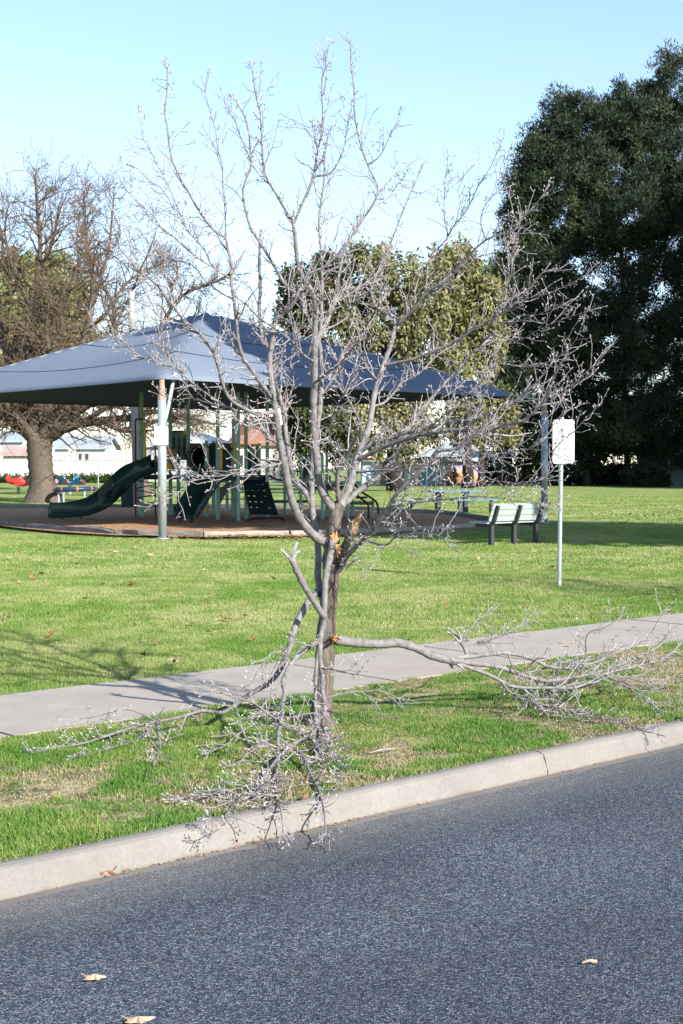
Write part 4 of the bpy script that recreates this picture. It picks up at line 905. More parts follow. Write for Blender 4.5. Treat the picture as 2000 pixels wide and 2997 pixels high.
O.add('16', '1', 20, 5, [(240, 1238), (320, 1190), (400, 1180), (480, 1175), (560, 1190), (640, 1200)], 61)
O.add('17', '4', 20, 5, [(40, 1240), (10, 1190), (-30, 1150), (-90, 1130)], 61)
O.add('18', '1', 14, 4, [(300, 1232), (350, 1260), (420, 1262), (500, 1250)], 62)
oak(O, 'old spreading bare oak with a thick flared trunk behind the wave slide', (O.b['trunk']['V'][0].x, 63, 0), 63, 2, 2, 1.8)
O2 = Limbs()
O2.add('trunk', None, 26, 22, [(425, 1456), (420, 1400), (416, 1300), (405, 1200), (398, 1120)], [74, 74])
O2.add('1', 'trunk', 18, 7, [(398, 1125), (420, 1040), (470, 960), (510, 890), (560, 850), (620, 830), (680, 800)], [74, 73])
O2.add('2', 'trunk', 16, 5, [(400, 1140), (370, 1060), (340, 980), (330, 900), (300, 830), (280, 770)], [74, 75])
O2.add('3', 'trunk', 16, 5, [(404, 1190), (470, 1150), (540, 1130), (620, 1140), (720, 1150)], [74, 73])
O2.add('4', 'trunk', 14, 5, [(410, 1240), (500, 1220), (580, 1230), (660, 1250)], [74, 72])
O2.add('5', '1', 12, 4, [(475, 955), (540, 940), (600, 930), (670, 950), (740, 970)], 75)
O2.add('6', '1', 9, 3, [(500, 905), (500, 850), (520, 800), (515, 760)], 74)
oak(O2, 'second bare brown tree whose crown shows above and under the shade sail', (O2.b['trunk']['V'][0].x, 74, 0), 74, 5, 2, 1.5)

# ------------------------------------------------------------------ shade sail
CN, CR, CL = Vector((-3.94, 31.3, 0)), Vector((5.0, 39.5, 0)), Vector((-12.64, 40.94, 0)); PR = Vector((5.7, 40.0, 0)); CF = CR + CL - CN
ctr = (CN + CF) / 2
sail = empty('shade_sail', ctr, 'large blue grey pyramid shade sail on steel posts over the playground', 'shade sail')
def sail_pt(a, b_, dz=0.0):                       # a along N>R, b along N>L, both -1..1
    s_ = (a + 1) / 2; t = (b_ + 1) / 2
    p = CN * (1 - s_) * (1 - t) + CR * s_ * (1 - t) + CL * (1 - s_) * t + CF * s_ * t
    m = max(abs(a), abs(b_)); o_ = min(abs(a), abs(b_))
    inn = 0.05 * (1 - (o_ / max(m, 1e-6)) ** 2) * m ** 3                 # scalloped hems
    p = p + (ctr - p) * inn
    h = 3.52 + 2.42 * (1 - m) ** 0.88 - 0.16 * (1 - (o_ / max(m, 1e-6)) ** 2) * math.sin(math.pi * m) * 1.5
    return Vector((p.x, p.y, h + dz))
NG = 40; b = MB(); vs = []; fs = []
for j in range(NG + 1):
    for i in range(NG + 1): vs.append(sail_pt(-1 + 2 * i / NG, -1 + 2 * j / NG))
for j in range(NG):
    for i in range(NG): fs.append((j * (NG + 1) + i, j * (NG + 1) + i + 1, (j + 1) * (NG + 1) + i + 1, (j + 1) * (NG + 1) + i))
b.add(vs, fs); cl_ = b.build('canopy', M['canopy'], sail, smooth=True)
md = cl_.modifiers.new('cloth thickness', 'SOLIDIFY'); md.thickness = 0.012; md.offset = 0
b = MB()
for m in (0.72, 0.4):
    for k in range(4):
        line = []
        for t in np.linspace(-1, 1, 17):
            a_, c_ = ((m * t, -m), (m, m * t), (m * t, m), (-m, m * t))[k]; line.append(sail_pt(a_, c_, 0.012))
        b.tube(line, 0.012, 4)
sm_ = b.build('seam', M['dark_panel'], cl_, fix=False); sm_.matrix_parent_inverse = Matrix.Identity(4)
for k in range(4):
    a_, c_ = ((-1, -1), (1, -1), (1, 1), (-1, 1))[k]
    b = MB(); b.tube([sail_pt(a_ * m, c_ * m, -0.06) for m in np.linspace(0.04, 1, 12)], 0.045, 6); b.build('rafter', M['galv'], sail, fix=False)
b = MB(); b.tube([sail_pt(1, -1), Vector((PR.x, PR.y, 3.45))], 0.02, 6); b.build('corner_cable', M['galv'], sail, fix=False)
for k, cn in enumerate((CN, PR, CL, CF)):
    b = MB(); p = Vector((cn.x, cn.y, 0))
    b.tube([p, p + Vector((0, 0, 3.08))], 0.093, 16); b.tube([p, p + Vector((0, 0, 0.03))], 0.16, 12)
    po = b.build('post', M['galv'], sail, smooth=False, fix=False)
    for f_ in po.data.polygons: f_.use_smooth = len(f_.vertices) == 4
    b = MB(); b.tube([p + Vector((0, 0, 3.06)), p + Vector((0, 0, 3.16)), p + Vector((0, 0, 3.17)), p + Vector((0, 0, 3.50))], [0.097, 0.097, 0.062, 0.06], 14)
    b.tube([p + Vector((0, 0, 3.3)), p + Vector((0, 0, 3.33))], 0.072, 12)
    cp = b.build('rusty_cap', M['rust'], po, fix=False); cp.matrix_parent_inverse = Matrix.Identity(4)
    if k in (1, 2): continue
    d_ = (ctr - p).normalized() * 0.9
    sd_ = Vector((d_.y, -d_.x, 0)).normalized()
    b = MB(); b.tube([p + Vector((0, 0, 2.35)), p + d_ * .28 + sd_ * (.1 if k == 0 else 0) + Vector((0, 0, 2.9)), p + d_ * .62 + sd_ * (.22 if k == 0 else 0) + Vector((0, 0, 3.72))], 0.045, 8)
    b.build('brace', M['galv'], sail, fix=False)

# ------------------------------------------------------------------ signs
def letters(txt, h, P0, right, upv, nrm, mat, name, parent, th=0.002):
    cu = bpy.data.curves.new('lettering', 'FONT'); cu.body = txt; cu.size = h; cu.align_x = 'CENTER'; cu.align_y = 'CENTER'; cu.extrude = th
    to = bpy.data.objects.new('lettering', cu); C.objects.link(to)
    dg = bpy.context.evaluated_depsgraph_get(); me = bpy.data.meshes.new_from_object(to.evaluated_get(dg))
    bpy.data.objects.remove(to); me.materials.clear(); me.materials.append(mat)
    Mx = Matrix((right, upv, nrm)).transposed()
    for v in me.vertices: v.co = P0 + Mx @ v.co
    o_ = bpy.data.objects.new(name, me); C.objects.link(o_)
    o_.parent = parent; o_.matrix_parent_inverse = Matrix.Translation(-parent.location) if parent.type == 'EMPTY' else Matrix.Identity(4)
    return o_
def round_rect(c, right, upv, wd, ht, r, n=5):
    out = []
    for cx_, cy_, a0 in ((wd / 2 - r, ht / 2 - r, 0), (-wd / 2 + r, ht / 2 - r, 90), (-wd / 2 + r, -ht / 2 + r, 180), (wd / 2 - r, -ht / 2 + r, 270)):
        for k in range(n + 1):
            q = R(a0 + 90 * k / n); out.append(c + right * (cx_ + r * math.cos(q)) + upv * (cy_ + r * math.sin(q)))
    return out
UPV = Vector((0, 0, 1))
sp_ = gp(1639.5, 1714)
sg = empty('street_sign', (sp_.x, sp_.y, 0), 'blank looking white rounded sign on a thin galvanised pole, seen right of the bench', 'sign')
b = MB(); topz = at(1639, 1224, sp_.y).z
b.tube([Vector((sp_.x - .012, sp_.y, 0)), Vector((sp_.x + 0.012, sp_.y, topz))], 0.0285, 14); b.tube([Vector((sp_.x + .012, sp_.y, topz - .02)), Vector((sp_.x + .012, sp_.y, topz + .012))], 0.032, 12)
b.build('pole', M['galv'], sg, smooth=False, fix=False)
rgt = Vector((0.995, 0.06, 0)).normalized(); nrm = Vector((rgt.y, -rgt.x, 0))
c_ = at(1650, 1292.5, sp_.y - 0.045); wd_, ht_ = 64 / F * sp_.y, 128 / F * sp_.y
b = MB(); b.prism(round_rect(c_, rgt, UPV, wd_, ht_, 0.035), -nrm * 0.004); pl = b.build('plate', M['white_sign'], sg)
b = MB(); ring = round_rect(c_ + nrm * 0.0015, rgt, UPV, wd_ - .022, ht_ - .022, 0.028)
b.tube(ring + [ring[0]], 0.002, 4); o_ = b.build('border_line', M['faint'], pl, fix=False); o_.matrix_parent_inverse = Matrix.Identity(4)
b = MB(); pc = c_ + nrm * 0.0005 + rgt * (-0.018) + UPV * (ht_ / 2 - .18)
b.prism([pc + rgt * x + UPV * y for x, y in ((-.017, .062), (.02, .062), (.02, .03), (-.017, -.018))], nrm * 0.003)
b.prism([pc + rgt * x + UPV * y for x, y in ((.02, .014), (.02, -.062), (-.012, -.062), (-.016, -.036))], nrm * 0.003)
o_ = b.build('pictogram', M['sign_green'], pl); o_.matrix_parent_inverse = Matrix.Identity(4)
b = MB(); rr = random.Random(2)
for k, yy in enumerate((-.03, -.055, -.08, -.115, -.14, -.175, -.2, -.222)):
    x = -.11
    while x < .1:
        l_ = rr.uniform(.012, .04); b.box(c_ + nrm * 0.0012 + rgt * (x + l_ / 2) + UPV * yy, (l_, .002, .0075), math.atan2(rgt.y, rgt.x)); x += l_ + .008
o_ = b.build('fine_print', M['faint'], pl); o_.matrix_parent_inverse = Matrix.Identity(4)
for dx, dy in ((.012, ht_ / 2 - .065), (.078, ht_ / 2 - .068), (-.005, -ht_ / 2 + .035)):
    b = MB(); p_ = c_ + rgt * dx + UPV * dy; b.tube([p_, p_ + nrm * .006], .007, 8)
    o_ = b.build('bolt', M['bench_iron'], pl, fix=False); o_.matrix_parent_inverse = Matrix.Identity(4)
# no smoking notice strapped to the front post of the sail
c_ = at(472.5, 1275, CN.y - 0.12); wd_, ht_ = 40 / F * CN.y, 55 / F * CN.y
ns = empty('notice', c_, 'small white no smoking notice on the front post of the shade sail', 'sign')
rgt = Vector((1, 0.02, 0)).normalized(); nrm = Vector((rgt.y, -rgt.x, 0))
b = MB(); b.prism(round_rect(c_, rgt, UPV, wd_, ht_, 0.012, 3), -nrm * 0.004); pl = b.build('plate', M['white_sign'], ns)
for txt, h_, yy in (('NO', .052, .155), ('SMOKING', .05, .105)):
    o_ = letters(txt, h_, c_ + nrm * 0.001 + UPV * yy, rgt, UPV, nrm, M['letter'], 'lettering', pl)
b = MB(); cc_ = c_ + UPV * -.02 + nrm * .002
b.tube([cc_ + rgt * math.cos(q) * .073 + UPV * math.sin(q) * .073 for q in np.linspace(0, 2 * math.pi, 33)], .0075, 6)
b.tube([cc_ + rgt * -.052 + UPV * .052, cc_ + rgt * .052 + UPV * -.052], .007, 6)
o_ = b.build('prohibition_ring', M['sign_red'], pl, fix=False); o_.matrix_parent_inverse = Matrix.Identity(4)
b = MB(); b.box(cc_ + rgt * -.004 + UPV * -.008, (.085, .004, .012), math.atan2(rgt.y, rgt.x)); o_ = b.build('cigarette', M['letter'], pl); o_.matrix_parent_inverse = Matrix.Identity(4)
for yy in (-.125, -.15, -.172):
    b = MB(); b.box(c_ + nrm * .001 + UPV * yy, (.2, .002, .006), math.atan2(rgt.y, rgt.x)); o_ = b.build('fine_print', M['faint'], pl); o_.matrix_parent_inverse = Matrix.Identity(4)

# ------------------------------------------------------------------ playground surround
sheet('mulch', [gp(-120, 1538, .06), gp(0, 1538, .06), gp(70, 1546, .06), gp(192, 1557, .06), gp(333, 1566, .06), gp(595, 1571, .06), gp(880, 1568, .06), gp(1130, 1558, .06), gp(1300, 1549, .06), gp(1432, 1541, .06), gp(1440, 1528, .06), gp(1300, 1505, .06), gp(1000, 1490, .06), gp(500, 1484, .06), gp(0, 1488, .06), gp(-120, 1492, .06)], 0.06, M['mulch'])
edge = [(-60, 1534), (72, 1549.5), (192, 1560.5), (333, 1570.5), (595, 1576), (850, 1573), (1090, 1566), (1290, 1556.5), (1432, 1546)]
slab = ['sunless grey timber sleeper at the far left of the mulch edge', 'grey timber sleeper left of the warped one', 'warped grey timber sleeper with a split end', 'grey timber sleeper left of the sail post, just touching its foot side', 'timber sleeper in the lit tone right of the sail post', 'timber sleeper in the lit tone behind the damaged tree', 'shaded timber sleeper right of the splintered stub', 'shaded timber sleeper ending near the bench']
rr = random.Random(4)
for i in range(8):
    p0, p1 = gp(*edge[i]), gp(*edge[i + 1]); t = (p1 - p0).normalized(); p0 = p0 + t * .03; p1 = p1 - t * .03
    sd_ = Vector((-t.y, t.x, 0)); n_ = 8; rings = []
    hh = 0.15 + rr.uniform(-.01, .015)
    for k in range(n_ + 1):
        p = p0.lerp(p1, k / n_); z1 = hh + rr.uniform(-.004, .004) + (.05 * math.sin(k / n_ * 3.0) - .05 * (k / n_) ** 3 if i == 2 else 0)
        rings.append([p + UPV * -.05, p + UPV * (z1 - .02) + sd_ * .002, p + UPV * z1 + sd_ * .02, p + UPV * z1 + sd_ * .18, p + UPV * -.05 + sd_ * .2])
    b = MB(); b.sweep(rings, None)
    tag(b.build('timber_sleeper', M['sleeper'] if i < 4 else M['sleeper_lit']), slab[i], 'garden edging', 'timber sleepers around the mulch')  # left sleepers take the shade tone, the others the lit tone
b = MB()
be = [(1440, 1527), (1300, 1505.5), (1000, 1490.5), (500, 1485), (0, 1489)]
for i in range(4):
    p0, p1 = gp(*be[i]), gp(*be[i + 1]); b.bar(p0 + UPV * .06, p1 + UPV * .06, .18, .16)
tag(b.build('border_edging', M['sleeper']), 'low timber edging along the back of the playground mulch', 'garden edging')

# ------------------------------------------------------------------ play structure
ps = empty('play_structure', (-2.5, 42, 0), 'green playground climbing frame with two slides under the shade sail', 'playground')
def P(u, v, Y): return at(u, v, Y)
def part(b, name, mat, parent=None, smooth=False, fix=True):
    par = parent or ps
    o_ = b.build(name, mat, par, smooth, fix)
    if par is not ps: o_.matrix_parent_inverse = Matrix.Identity(4)
    return o_
def vpost(u, Y, v_top, wpx=10, mat='green_post', cap=True):
    b = MB(); p = at(u, 1400, Y); zt = at(u, v_top, Y).z; r_ = wpx / F * Y / 2
    b.prism(round_rect(Vector((p.x, p.y, 0.0)), Vector((1, 0, 0)), Vector((0, 1, 0)), 2 * r_, 2 * r_, r_ * .35, 2), (0, 0, zt))
    if cap: b.prism(round_rect(Vector((p.x, p.y, zt)), Vector((1, 0, 0)), Vector((0, 1, 0)), 2 * r_ - .02, 2 * r_ - .02, r_ * .5, 2), (0, 0, .03))
    return part(b, 'post', M[mat])
for u, Y, vt in ((415.5, 43.5, 1150), (499.5, 46, 1150), (523, 46.5, 1293), (552, 44.5, 1150), (605.5, 43.3, 1292), (625.5, 45.5, 1293), (638, 41.3, 1150), (682, 43.8, 1294), (698, 40.3, 1150),
                 (720.5, 41.7, 1150), (759, 44, 1300), (783, 41, 1150), (627, 47, 1400), (665, 49, 1400), (881, 42, 1330), (944, 41.5, 1332), (957, 44, 1332), (1019, 42, 1335), (1032, 44.5, 1340), (834, 45.5, 1330), (1092, 43, 1462)):
    vpost(u, Y, vt, 10.5 if vt < 1320 else 9)
# decks
def deck(u0, u1, v, Y0, Y1, name='platform'):
    b = MB(); z = at(600, v, (Y0 + Y1) / 2).z; x0 = at(u0, v, Y0).x; x1 = at(u1, v, Y0).x
    b.box(((x0 + x1) / 2, (Y0 + Y1) / 2, z), (x1 - x0, Y1 - Y0, .07)); b.box(((x0 + x1) / 2, Y0 - .02, z - .03), (x1 - x0, .03, .14)); return part(b, name, M['deck'])
deck(412, 530, 1393, 43.6, 46.4); deck(548, 700, 1396, 41, 44.5); deck(700, 785, 1394, 41.2, 44.3); deck(880, 1036, 1420, 41.6, 44.5)
for (u0, u1, v, Y0, Y1) in ((980, 1090, 1473, 42.4, 43.2), (800, 900, 1468, 42.5, 43.3)):
    b = MB(); x0, x1 = at(u0, v, Y0).x, at(u1, v, Y0).x; b.box(((x0 + x1) / 2, (Y0 + Y1) / 2, at(u0, v, Y0).z), (x1 - x0, Y1 - Y0, .09)); part(b, 'low_step', M['slide'])
# slides: channel swept along a line
def slide(name, line, wid, side, wall=.24, flare=True):
    b = MB(); n_ = len(line); rings = []
    for i, p in enumerate(line):
        wl = wall * (1 if not flare or i < n_ - 2 else .7)
        w2 = wid / 2
        prof = [(-w2 - .05, wl), (-w2, wl + .02), (-w2 + .03, .05), (-w2 * .6, .0), (w2 * .6, 0), (w2 - .03, .05), (w2, wl + .02), (w2 + .05, wl), (w2 + .03, -.04), (w2 * .6, -.07), (-w2 * .6, -.07), (-w2 - .03, -.04)]
        rings.append([p + side * x + UPV * z for x, z in prof])
    b.sweep(rings, None); return part(b, name, M['slide'], smooth=True)
def seq(pts, n=5): return smooth([at(*p) for p in pts], n)
ln = seq([(462, 1366, 43.3), (432, 1381, 43.1), (405, 1390, 42.9), (378, 1404, 42.7), (352, 1427, 42.5), (330, 1450, 42.3), (310, 1470, 42.1), (282, 1489, 41.9), (250, 1501, 41.7), (215, 1507, 41.5), (182, 1509, 41.3), (166, 1510, 41.2)])
wave = slide('wave_slide', ln, 0.50, Vector((0.72, 0.69, 0)).normalized() * 1.0, .36)
for k in (-6, -14):
    b = MB(); p = ln[k] - UPV * .07; b.tube([Vector((p.x, p.y, 0)), p], .03, 8); part(b, 'slide_leg', M['bench_iron'], wave, fix=False)
ln = seq([(655, 1397, 42.0), (640, 1397, 41.5), (624, 1400, 41.0), (606, 1420, 40.5), (588, 1446, 40.0), (570, 1474, 39.5), (556, 1496, 39.1), (548, 1506, 38.9), (543, 1509, 38.7)])
sl2 = slide('wide_slide', ln, 0.58, Vector((1, 0.28, 0)).normalized(), .24)
for du in (-16, 16, 22):
    b = MB(); p = at(543 + du, 1510, 39.0); b.tube([Vector((p.x, p.y, 0)), p], .03, 8); part(b, 'slide_leg', M['bench_iron'], sl2, fix=False)
# panels
def panel(name, u0, u1, v0, v1, Y, mat, th=.04):
    b = MB(); a0, a1 = at(u0, v1, Y), at(u1, v0, Y)
    b.box(((a0.x + a1.x) / 2, Y, (a0.z + a1.z) / 2), (a1.x - a0.x, th, a1.z - a0.z)); return part(b, name, mat)
def arch_panel(u0, u1, v0, v1, Y, n_):
    p_ = panel('arch_panel', u0, u1, v0, v1, Y, M['green_panel']); b = MB(); a0, a1 = at(u0, v1, Y), at(u1, v0, Y); W_ = a1.x - a0.x; H_ = a1.z - a0.z
    for i in range(n_):
        cx_ = a0.x + W_ * (i + .5) / n_; hw = W_ / n_ * .22
        poly = [Vector((cx_ - hw, Y - .021, a0.z + H_ * .12)), Vector((cx_ + hw, Y - .021, a0.z + H_ * .12))] + [Vector((cx_ + hw * math.cos(q), Y - .021, a0.z + H_ * .72 + hw * math.sin(q))) for q in np.linspace(0, math.pi, 7)]
        b.prism(poly, (0, -.012, 0))
    for x in (a0.x + .025, a1.x - .025): b.box((x, Y - .03, (a0.z + a1.z) / 2), (.05, .03, H_))
    b.box(((a0.x + a1.x) / 2, Y - .03, a1.z - .025), (W_ - .1, .03, .05))
    return part(b, 'panel_relief', M['dark_panel'], p_)
arch_panel(503, 547, 1260, 1346, 46.1, 3); arch_panel(726, 754, 1302, 1388, 43.6, 2); arch_panel(890, 935, 1330, 1400, 43.6, 3)
b = MB(); p_ = at(543, 1266, 46.0); b.tube([p_, p_ + Vector((0, -.06, 0))], .075, 12); part(b, 'yellow_knob', M['yellow'], fix=False)
k_ = 0
for r_ in range(3):
    for c2 in range(2):
        u0 = 488 + c2 * 14.5; v0 = 1313 + r_ * 21.5; a0 = at(u0, v0, 43.3); w_ = 13 / F * 43.3; h_ = 19.5 / F * 43.3
        b = MB(); b.prism(round_rect(Vector((a0.x + w_ / 2, 43.3, a0.z - h_ / 2)), Vector((1, 0, 0)), UPV, w_, h_, .03, 3), (0, .12, 0))
        part(b, 'game_block', M['yellow'] if (r_ + c2) % 2 == 0 else M['warm_grey'])
for v in (1311, 1334, 1356, 1378):
    b = MB(); b.tube([at(486, v, 43.36), at(524, v, 43.36)], .016, 6); part(b, 'game_rail', M['maroon'], fix=False)
# crawl panel with a round hole and tube behind
b = MB(); Y = 44.0; a0, a1 = at(555, 1380, Y), at(603, 1297, Y); cx_ = (a0.x + a1.x) / 2; cz_ = (a0.z + a1.z) / 2; hw = (a1.x - a0.x) / 2; hh = (a1.z - a0.z) / 2
K = 24; inner = [Vector((cx_ + .235 * math.cos(q), Y, cz_ + .33 * math.sin(q))) for q in np.linspace(0, 2 * math.pi, K, endpoint=False)]
outer = []
for q in np.linspace(0, 2 * math.pi, K, endpoint=False):
    c1, s1 = math.cos(q), math.sin(q); k = min(hw / max(abs(c1), 1e-6), hh / max(abs(s1), 1e-6)); outer.append(Vector((cx_ + c1 * k, Y, cz_ + s1 * k)))
back = Vector((0, .05, 0)); vs = inner + outer + [p + back for p in inner] + [p + back for p in outer]; fs = []
for i in range(K):
    j = (i + 1) % K; fs += [(i, j, K + j, K + i), (2 * K + j, 2 * K + i, 3 * K + i, 3 * K + j), (i, 2 * K + i, 2 * K + j, j), (K + i, K + j, 3 * K + j, 3 * K + i)]
b.add(vs, fs); cpn = part(b, 'crawl_panel', M['dark_panel'])
b = MB(); b.tube([Vector((cx_, Y + .05, cz_)), Vector((cx_, Y + 1.6, cz_))], .36, 20, caps=False); b.tube([Vector((cx_, Y + 1.55, cz_)), Vector((cx_, Y + 1.6, cz_))], .35, 20); part(b, 'crawl_tube', M['dark_panel'], cpn, smooth=True, fix=False)
panel('dark_panel', 648, 684, 1297, 1385, 43.9, M['dark_panel']); panel('dark_panel', 612, 636, 1297, 1380, 44.6, M['dark_panel'])
# yellow grab rails
for pts in ([(643, 1300, 41.2), (647, 1298, 41.1), (648, 1310, 41.1), (648, 1376, 41.1)], [(694, 1300, 40.4), (690, 1298, 40.4), (689, 1310, 40.4), (689, 1380, 40.4)], [(421, 1256, 43.4), (425, 1258, 43.3), (425, 1330, 43.3), (421, 1338, 43.4)],
            [(704, 1303, 41.4), (730, 1302, 41.5), (756, 1303, 41.6)], [(549, 1440, 44), (556, 1444, 44), (556, 1462, 44)]):
    b = MB(); b.tube(seq(pts, 3), .03, 8); part(b, 'grab_rail', M['yellow'], fix=False)
for u, v, Y, hgt in ((456, 1343, 43.2, 20), (686, 1384, 40.5, 20), (601, 1490, 43, 14)):
    b = MB(); p_ = at(u, v, Y); s_ = Y / F; b.prism(round_rect(p_, Vector((1, 0, 0)), UPV, 9 * s_, hgt * s_, 4 * s_, 4), (0, .08, 0)); part(b, 'yellow_bracket', M['yellow'])
# chain bridge rails sag between posts
def sag(u0, v0, Y0, u1, v1, Y1, s_, r_=.022, n_=10):
    a0, a1 = at(u0, v0, Y0), at(u1, v1, Y1); return [a0.lerp(a1, t) - UPV * s_ * 4 * t * (1 - t) for t in np.linspace(0, 1, n_)]
for a_ in ((526, 1303, 46.4, 604, 1303, 43.4, .22), (526, 1362, 46.4, 604, 1362, 43.4, .18), (607, 1305, 43.2, 682, 1312, 43.7, .1), (455, 1305, 46, 520, 1304, 46.4, .0), (725, 1344, 41.6, 880, 1366, 41.9, -.05), (785, 1352, 41, 880, 1380, 41.9, .05), (785, 1394, 41, 880, 1400, 41.9, .1)):
    b = MB(); b.tube(sag(*a_), .024, 7); part(b, 'bridge_rail', M['maroon'], fix=False)
# looped rope climber on the right
b = MB()
for k in range(5):
    u0 = 770 + k * 22
    b.tube([at(u0 + 14 * math.cos(q), 1384 + 20 * math.sin(q), 42 + .2 * k) for q in np.linspace(0, 2 * math.pi, 17)], .018, 6)
part(b, 'loop_climber', M['maroon'], fix=False)
# spiral rung ladder
b = MB()
for u, Y in ((397, 43.2), (455, 43.0)): b.tube([at(u, 1400, Y) * 1 - UPV * (at(u, 1400, Y).z), at(u, 1300 if u > 400 else 1226, Y)], .026, 8)
b.tube([at(397, 1232, 43.2), at(402, 1226, 43.2), at(424, 1228, 43.4)], .024, 6)
part(b, 'ladder_pole', M['maroon'], fix=False)
for k in range(9):
    v = 1352 + k * 14.5; b = MB(); b.tube([at(398, v - 5 * (-1) ** k, 43.2), at(422, v, 43.5), at(455, v + 5 * (-1) ** k, 43.0)], .018, 6); part(b, 'ladder_rung', M['maroon'], fix=False)
# perforated climbing wall
b = MB(); holes = []
tl, tr, bl_, br = at(709, 1396, 41.6), at(781, 1396, 41.2), at(733, 1506, 40.3), at(816, 1508, 39.9)
NU, NV_ = 14, 20; fs = []; vs = [tl.lerp(tr, i / NU).lerp(bl_.lerp(br, i / NU), j / NV_) + Vector((0, -.05 * math.sin(j / NV_ * 3), 0)) for j in range(NV_ + 1) for i in range(NU + 1)]
rr = random.Random(12)
hs = {(i, j) for i in range(1, NU - 1, 3) for j in range(1, NV_ - 3, 3) if rr.random() < .8}
for j in range(NV_):
    for i in range(NU):
        if (i, j) in hs: continue
        fs.append((j * (NU + 1) + i, j * (NU + 1) + i + 1, (j + 1) * (NU + 1) + i + 1, (j + 1) * (NU + 1) + i))
b.add(vs, fs); cw = part(b, 'climbing_wall', M['dark_panel']); md = cw.modifiers.new('thickness', 'SOLIDIFY'); md.thickness = .05
b = MB(); b.tube(seq([(724, 1536, 39.6), (731, 1520, 39.7), (770, 1517, 39.8), (812, 1516, 39.8), (829, 1520, 39.7), (832, 1534, 39.6)], 4), .035, 8); part(b, 'wall_foot', M['maroon'], cw, fix=False)
# stair rails at the right end
for pts in ([(1010, 1408, 42), (1034, 1414, 42), (1060, 1440, 41.9), (1094, 1462, 41.8), (1106, 1478, 41.8), (1108, 1504, 41.8)], [(1010, 1424, 42.6), (1030, 1436, 42.5), (1056, 1458, 42.4), (1076, 1474, 42.3), (1079, 1490, 42.3), (1080, 1524, 42.3)]):
    b = MB(); b.tube(seq(pts, 4), .032, 8); part(b, 'stair_rail', M['maroon'], fix=False)
b = MB(); b.tube([at(1000 + 16 * math.cos(q), 1408 + 14 * math.sin(q), 42.2) for q in np.linspace(0, 2 * math.pi, 17)], .02, 6); b.bar(at(966, 1392, 42), at(966, 1434, 42), .06, .06); part(b, 'steering_wheel', M['maroon'], fix=False)
b = MB()
for k in range(3): b.box(at(1040 + 18 * k, 1440 + 16 * k, 43.2), (.35, .9, .05))
part(b, 'stair_tread', M['deck'])
b = MB()
for k in range(7):
    u = 640 + 22 * k; b.tube([at(u, 1404, 48), at(u + 6, 1440, 48)], .014, 5)
b.tube([at(635, 1461, 48), at(720, 1461, 48)], .02, 5); part(b, 'rear_rail', M['maroon'], fix=False)
pass
# dark triangular underside board beside the wide slide
b = MB(); b.prism([at(683, 1404, 42.4), at(676, 1416, 42.4), at(640, 1480, 41.4), at(640, 1430, 41.4)], Vector((.02, .05, 0))); part(b, 'slide_side_board', M['dark_panel'])

# ------------------------------------------------------------------ bench, picnic table, bin, pole
def bench():
    o0 = gp(1438, 1596); o1 = gp(1568, 1589); ax = (o1 - o0).normalized(); L_ = (o1 - o0).length; bk = Vector((ax.y, -ax.x, 0))     # bk points to the road
    root = empty('park_bench', (o0.x, o0.y, 0), 'pale green slatted park bench on three dark supports, its back to the street', 'bench')
    st = o0 - ax * .10; Lb = L_ + .40; fr = -bk
    for k in range(3):
        p = o0 + ax * (L_ * k / 2); b = MB()
        b.box(p + UPV * .2, (.085, .085, .4), math.atan2(ax.y, ax.x)); leg = b.build('leg', M['bench_iron'], root)
        b = MB(); arm = smooth([p + fr * .42 + UPV * .40, p + fr * .2 + UPV * .395, p + fr * .02 + UPV * .40, p + bk * .07 + UPV * .48, p + bk * .13 + UPV * .62, p + bk * .19 + UPV * .80], 5)
        for q0, q1 in zip(arm[:-1], arm[1:]):
            b.bar(q0, q1 + (q1 - q0) * .12, .058, .06, up=fr + UPV * .3)
        b.build('support_arm', M['bench_iron'], root)
    for k in range(4):
        c0 = st + ax * .0 + fr * (.08 + .125 * k) + UPV * .455; b = MB(); b.bar(c0, c0 + ax * Lb, .115, .035); b.build('seat_slat', M['bench_slat'], root)
    for k in range(3):
        c0 = st + bk * (.03 + .045 * k) + UPV * (.545 + .12 * k); b = MB(); up_ = (UPV + bk * .35).normalized(); b.bar(c0, c0 + ax * Lb, .032, .112, up=up_); b.build('back_slat', M['bench_slat'], root)
    return root
bench()
